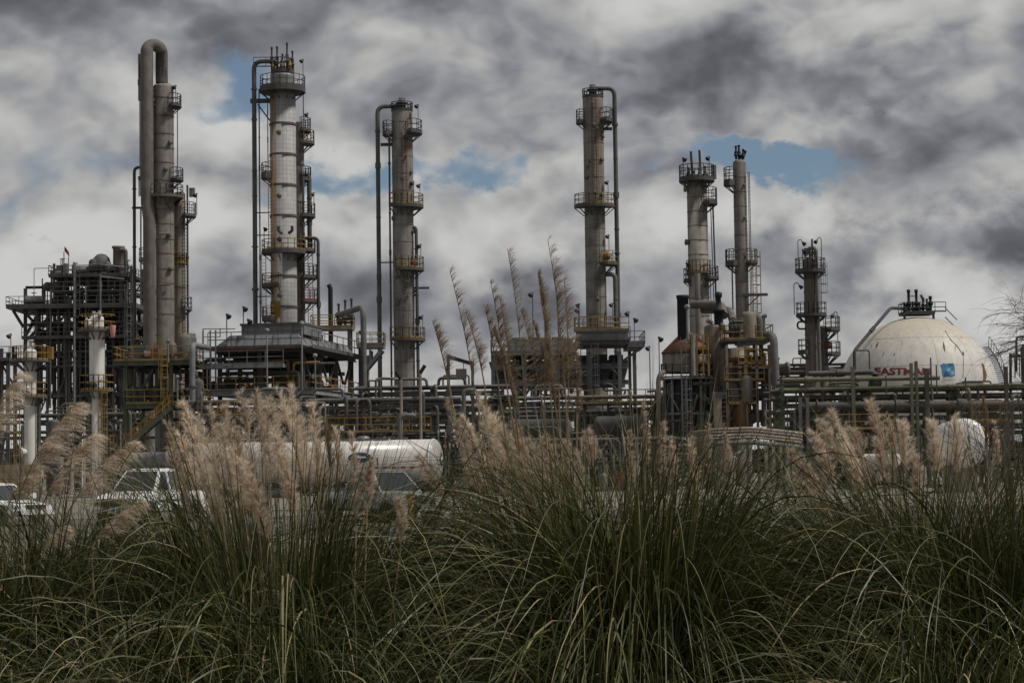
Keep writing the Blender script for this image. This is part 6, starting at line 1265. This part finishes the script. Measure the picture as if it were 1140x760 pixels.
def plume_mesh(rs, pts, width, M, Hn, one, droop, tone, tight):
    """pts: axis polyline (K,3) from plume base to tip"""
    K = len(pts); t = np.sort(rs.beta(1.1, 1.25, M)); idx = t * (K - 1); i0 = np.clip(idx.astype(int), 0, K - 2); fr = (idx - i0)[:, None]
    p0 = pts[i0] * (1 - fr) + pts[i0 + 1] * fr; ax = pts[i0 + 1] - pts[i0]; ax /= np.linalg.norm(ax, axis=1, keepdims=True)
    rnd = rs.randn(M, 3); 
    if one is not None: rnd = rnd * .45 + np.array(one)
    rnd -= ax * (rnd * ax).sum(1, keepdims=True); rnd /= np.linalg.norm(rnd, axis=1, keepdims=True) + 1e-9
    shape = np.clip(np.minimum((t + .12) / .25, 1.0) * (1.0 - .72 * t ** 1.5), .12, 1)
    lb = width * shape * rs.uniform(.65, 1.25, M); ang = rs.uniform(.25, .62, M) * tight
    d0 = ax * np.cos(ang)[:, None] + rnd * np.sin(ang)[:, None]; g = np.array((0, 0, -1.0)) * droop
    w = np.array(one) * .25 if one is not None else np.array((.12, 0, 0.0))
    S = 5; s = np.linspace(0, 1, S + 1)
    B = p0[:, None, :] + (d0[:, None, :] * s[None, :, None] + (g + w)[None, None, :] * (s ** 2)[None, :, None]) * lb[:, None, None]
    sd_ = np.cross(d0, rs.randn(M, 3)); sd_ /= np.linalg.norm(sd_, axis=1, keepdims=True)
    bw = .0013 * (1 - .8 * s)
    V1 = np.stack([B - sd_[:, None, :] * bw[None, :, None], B + sd_[:, None, :] * bw[None, :, None]], 2).reshape(-1, 3)
    f1 = blade_faces(M, S, 0).reshape(-1, 4); f1 = np.concatenate([f1[:, [0, 1, 2]], f1[:, [0, 2, 3]]])
    N = M * Hn; b = np.repeat(np.arange(M), Hn); ss = rs.uniform(.08, 1, N)
    hp = p0[b] + (d0[b] * ss[:, None] + (g + w)[None, :] * (ss ** 2)[:, None]) * lb[b][:, None]
    tg = d0[b] + 2 * (g + w)[None, :] * ss[:, None]; tg /= np.linalg.norm(tg, axis=1, keepdims=True)
    hd = tg + rs.randn(N, 3) * .38 + g * .25; hd /= np.linalg.norm(hd, axis=1, keepdims=True)
    hl = rs.uniform(.014, .045, N) * (width / .12) ** .5; hs = np.cross(hd, rs.randn(N, 3)); hs /= np.linalg.norm(hs, axis=1, keepdims=True); hw = rs.uniform(.0005, .001, N)
    V2 = np.stack([hp - hs * hw[:, None], hp + hs * hw[:, None], hp + hd * hl[:, None]], 1).reshape(-1, 3)
    f2 = np.arange(N * 3).reshape(-1, 3) + len(V1)
    core = np.clip(1 - ss, 0, 1)[:, None]; tone = np.array(tone); brown = tone * np.array((.62, .54, .47))
    c2 = (tone * (1 - .45 * core) + brown * .45 * core) * rs.uniform(.8, 1.2, (N, 1)); C2 = np.repeat(c2, 3, axis=0)
    C1 = np.tile(brown, (len(V1), 1)) * rs.uniform(.85, 1.15, (len(V1), 1))
    return np.concatenate([V1, V2]), np.concatenate([f1, f2]).ravel(), np.concatenate([C1, C2])
def bez(a, b, c, n): return np.array([[(1 - t) ** 2 * a[i] + 2 * t * (1 - t) * b[i] + t * t * c[i] for i in range(3)] for t in np.linspace(0, 1, n)])
TONE = {'f': (.86, .755, .62), 'd': (.74, .62, .49), 'b': (.30, .21, .135), 'r': (.38, .30, .215), 'p': (.76, .64, .525)}
# kind: f fluffy, d darker fluffy, b brown tight, r sparse reed, c comb (leaning, one-sided)
PL = [ # base px,py  tip px,py  width m, kind, clump index, depth offset
    (-22, 505, 24, 412, .15, 'c', 0, .3), (28, 535, 88, 447, .17, 'c', 0, .1), (52, 552, 106, 480, .16, 'c', 0, -.2), (84, 556, 148, 490, .15, 'c', 0, .0), (108, 598, 160, 556, .09, 'c', 1, .2), (46, 612, 72, 585, .09, 'c', 0, -.3),
    (10, 560, 40, 520, .09, 'c', 0, .2),
    (230, 530, 203, 449, .12, 'f', 2, .1), (250, 555, 221, 466, .14, 'f', 2, -.2), (236, 560, 214, 500, .13, 'f', 2, -.3), (262, 560, 243, 470, .14, 'f', 2, .2), (283, 530, 268, 437, .14, 'f', 2, .1), (292, 520, 284, 436, .13, 'f', 2, .3), (299, 600, 279, 532, .12, 'd', 2, -.5), (274, 575, 256, 500, .13, 'f', 2, -.2),
    (338, 540, 309, 437, .14, 'f', 2, 0), (334, 530, 323, 430, .13, 'f', 2, .25), (354, 535, 347, 452, .13, 'f', 2, -.1), (368, 524, 362, 474, .07, 'b', 2, -.3), (322, 560, 305, 480, .13, 'f', 2, -.25), (396, 578, 391, 482, .085, 'd', 3, .3), (409, 560, 412, 509, .06, 'd', 3, .3), (446, 606, 445, 556, .085, 'd', 3, 0), (210, 580, 190, 500, .12, 'd', 2, .2), (376, 540, 372, 478, .10, 'f', 2, .1),
    (496, 558, 467, 510, .11, 'd', 4, 0), (532, 534, 498, 448, .12, 'd', 4, .1), (547, 570, 519, 515, .13, 'p', 4, -.2), (563, 555, 531, 440, .14, 'f', 4, .0), (560, 520, 541, 455, .12, 'f', 4, .3), (580, 560, 556, 480, .14, 'f', 4, -.1), (603, 545, 570, 488, .14, 'p', 4, .1), (610, 550, 590, 490, .12, 'p', 5, .1), (633, 548, 628, 494, .11, 'p', 5, -.1), (661, 522, 654, 482, .10, 'p', 5, .0), (530, 590, 508, 540, .11, 'd', 4, -.3),
    (718, 520, 715, 446, .06, 'd', 6, .2), (749, 548, 746, 488, .06, 'd', 6, .1), (773, 560, 769, 488, .08, 'd', 6, -.1), (789, 540, 788, 474, .065, 'd', 6, .2), (702, 540, 700, 480, .05, 'd', 6, -.2), (735, 530, 738, 470, .05, 'd', 6, .3),
    (952, 530, 925, 462, .16, 'f', 9, .2), (940, 520, 915, 470, .15, 'f', 9, .4), (986, 515, 968, 446, .13, 'p', 9, .2), (926, 590, 893, 508, .13, 'p', 9, -.1), (1009, 530, 1004, 472, .12, 'f', 9, .2), (966, 540, 950, 480, .12, 'p', 9, .1), (1041, 530, 1036, 470, .11, 'f', 10, .0), (1067, 530, 1062, 462, .11, 'f', 10, -.1), (985, 540, 976, 490, .11, 'p', 9, -.1), (1098, 500, 1094, 440, .04, 'b', 10, .2), (905, 545, 880, 500, .11, 'p', 9, .3), (1020, 560, 1018, 505, .09, 'd', 10, .1),
    (244, 530, 232, 455, .11, 'f', 2, .35), (256, 515, 250, 452, .10, 'd', 2, .4), (300, 545, 296, 452, .12, 'f', 2, -.1), (312, 520, 300, 445, .11, 'f', 2, .35), (345, 550, 334, 468, .11, 'f', 2, .15), (222, 560, 200, 482, .12, 'f', 2, .3), (268, 545, 262, 478, .11, 'd', 2, -.35), (328, 575, 316, 508, .10, 'd', 2, -.4), (360, 560, 352, 492, .10, 'd', 2, .2), (206, 545, 186, 470, .10, 'd', 2, .4), (286, 580, 268, 512, .11, 'f', 2, -.45), (246, 590, 226, 525, .11, 'f', 2, -.4),
    (548, 540, 515, 465, .12, 'f', 4, .2), (572, 530, 549, 462, .12, 'f', 4, .25), (590, 535, 572, 470, .11, 'd', 5, .3), (540, 560, 508, 488, .12, 'f', 4, -.1), (596, 570, 580, 512, .11, 'p', 5, -.2), (620, 540, 606, 486, .10, 'd', 5, .2), (645, 560, 640, 505, .09, 'p', 5, -.2),
    (960, 550, 938, 486, .12, 'f', 9, -.2), (930, 545, 905, 482, .12, 'f', 9, .3), (995, 525, 986, 462, .10, 'd', 9, .35), (916, 570, 886, 530, .10, 'p', 9, .2), (1110, 520, 1106, 470, .05, 'd', 10, .3), (812, 530, 806, 484, .05, 'd', 6, .2),
    # tall reeds
    (498, 420, 481, 356, .10, 'r', 4, .2), (527, 425, 501, 302, .10, 'r', 4, .1), (537, 415, 519, 348, .09, 'r', 4, .3), (561, 410, 546, 313, .10, 'r', 5, .1), (553, 415, 540, 342, .09, 'r', 5, .2), (577, 468, 548, 360, .055, 't', 5, .0), (584, 440, 565, 277, .12, 'r', 5, .1), (602, 440, 580, 344, .09, 'r', 5, .2), (612, 430, 599, 305, .07, 't', 5, -.1), (606, 440, 604, 316, .10, 'r', 5, .15), (628, 420, 610, 268, .14, 'r', 5, 0), (632, 460, 628, 310, .10, 'r', 5, .1), (618, 450, 594, 360, .06, 't', 5, .2), (642, 460, 640, 380, .04, 'r', 5, .1), (622, 430, 617, 300, .11, 'r', 5, .2), (572, 450, 556, 330, .07, 'r', 5, .25)]
for i, (bx, by, tx, ty, w, kd, ci, dy) in enumerate(PL):
    rs = np.random.RandomState(500 + i); px, Yc, root = CL[{9: 7, 10: 8}.get(ci, ci)]; Yp = Yc + dy; o = root.location
    B, T = at(bx, by, Yp), at(tx, ty, Yp); ax = (T - B); lean = 1 if T.x > B.x else -1
    sag = Vector((lean * .06, 0, .02)) * ax.length if kd != 'c' else Vector((-.08, 0, .12)) * ax.length
    G = Vector((o.x + (B.x - o.x) * .25 + rs.uniform(-.1, .1), o.y + rs.uniform(-.1, .1), .05)); mid = B - ax * (.45 * min(1.0, (B - G).length / ax.length)); mid.z = max(mid.z, .5)
    st = bez(G, (G + mid * 2) / 3 * 1.0 if False else mid, B, 9); pa = bez(B, (B + T) / 2 - sag * .5 if kd != 'c' else (B + T) / 2 + sag, T, 11)
    st = st - np.array(o); pa = pa - np.array(o)
    line = [Vector(q) for q in np.concatenate([st, pa[1:]])]
    mb = MB(); mb.tube([q + o for q in line], 0.0052 if kd != 'r' else .006, 5, .0016); so = mb.build('plume_stalk', 'stalk', root)
    tn = TONE.get(kd, TONE['f'])
    if kd == 'c': V, f, C = plume_mesh(rs, pa, w * 1.1, 100, 34, (.75, -.1, -.55), .30, TONE['f'], 1.15)
    elif kd == 'r': V, f, C = plume_mesh(rs, pa, w, 95, 12, (1.0, -.2, .1), .34, TONE['r'], 1.0)
    elif kd == 't': V, f, C = plume_mesh(rs, pa, w * 1.2, 130, 34, (.5, -.1, .3), .05, TONE['r'], .55)
    elif kd == 'b': V, f, C = plume_mesh(rs, pa, w, 80, 24, None, .08, TONE['b'], .6)
    else: V, f, C = plume_mesh(rs, pa, w * (.74 + .36 * rs.rand()), 85 + rs.randint(30), 30, None if i % 3 else (.35, 0, .1), .26, np.array(tn) * rs.uniform(.8, 1.12), .95)
    mesh_np('plume', V, 3, f, C, 'plume_hair', so)['kind'] = 'stuff'

# short grass and litter on the verge
rs = np.random.RandomState(77); g_ = []; nn = 9000
V, C, n_, S_ = blade_arrays(rs, nn, .01, (.12, .55), (.35, .3), (.6, 2.4), .008, (.12, .2, .2, .18, .18, .12), S=4)
yy = 8 + 34 * rs.rand(nn) ** 1.6; xx_ = (rs.rand(nn) - .5) * yy * .62; V = V.reshape(nn, -1, 3); V[:, :, 0] += xx_[:, None]; V[:, :, 1] += yy[:, None]
o = join_blades('verge_grass', [(V.reshape(-1, 3), C, n_, S_)], 'blade', None); tag(o, 'short rough grass on the verge between the pampas clumps', 'grass', kind='stuff')
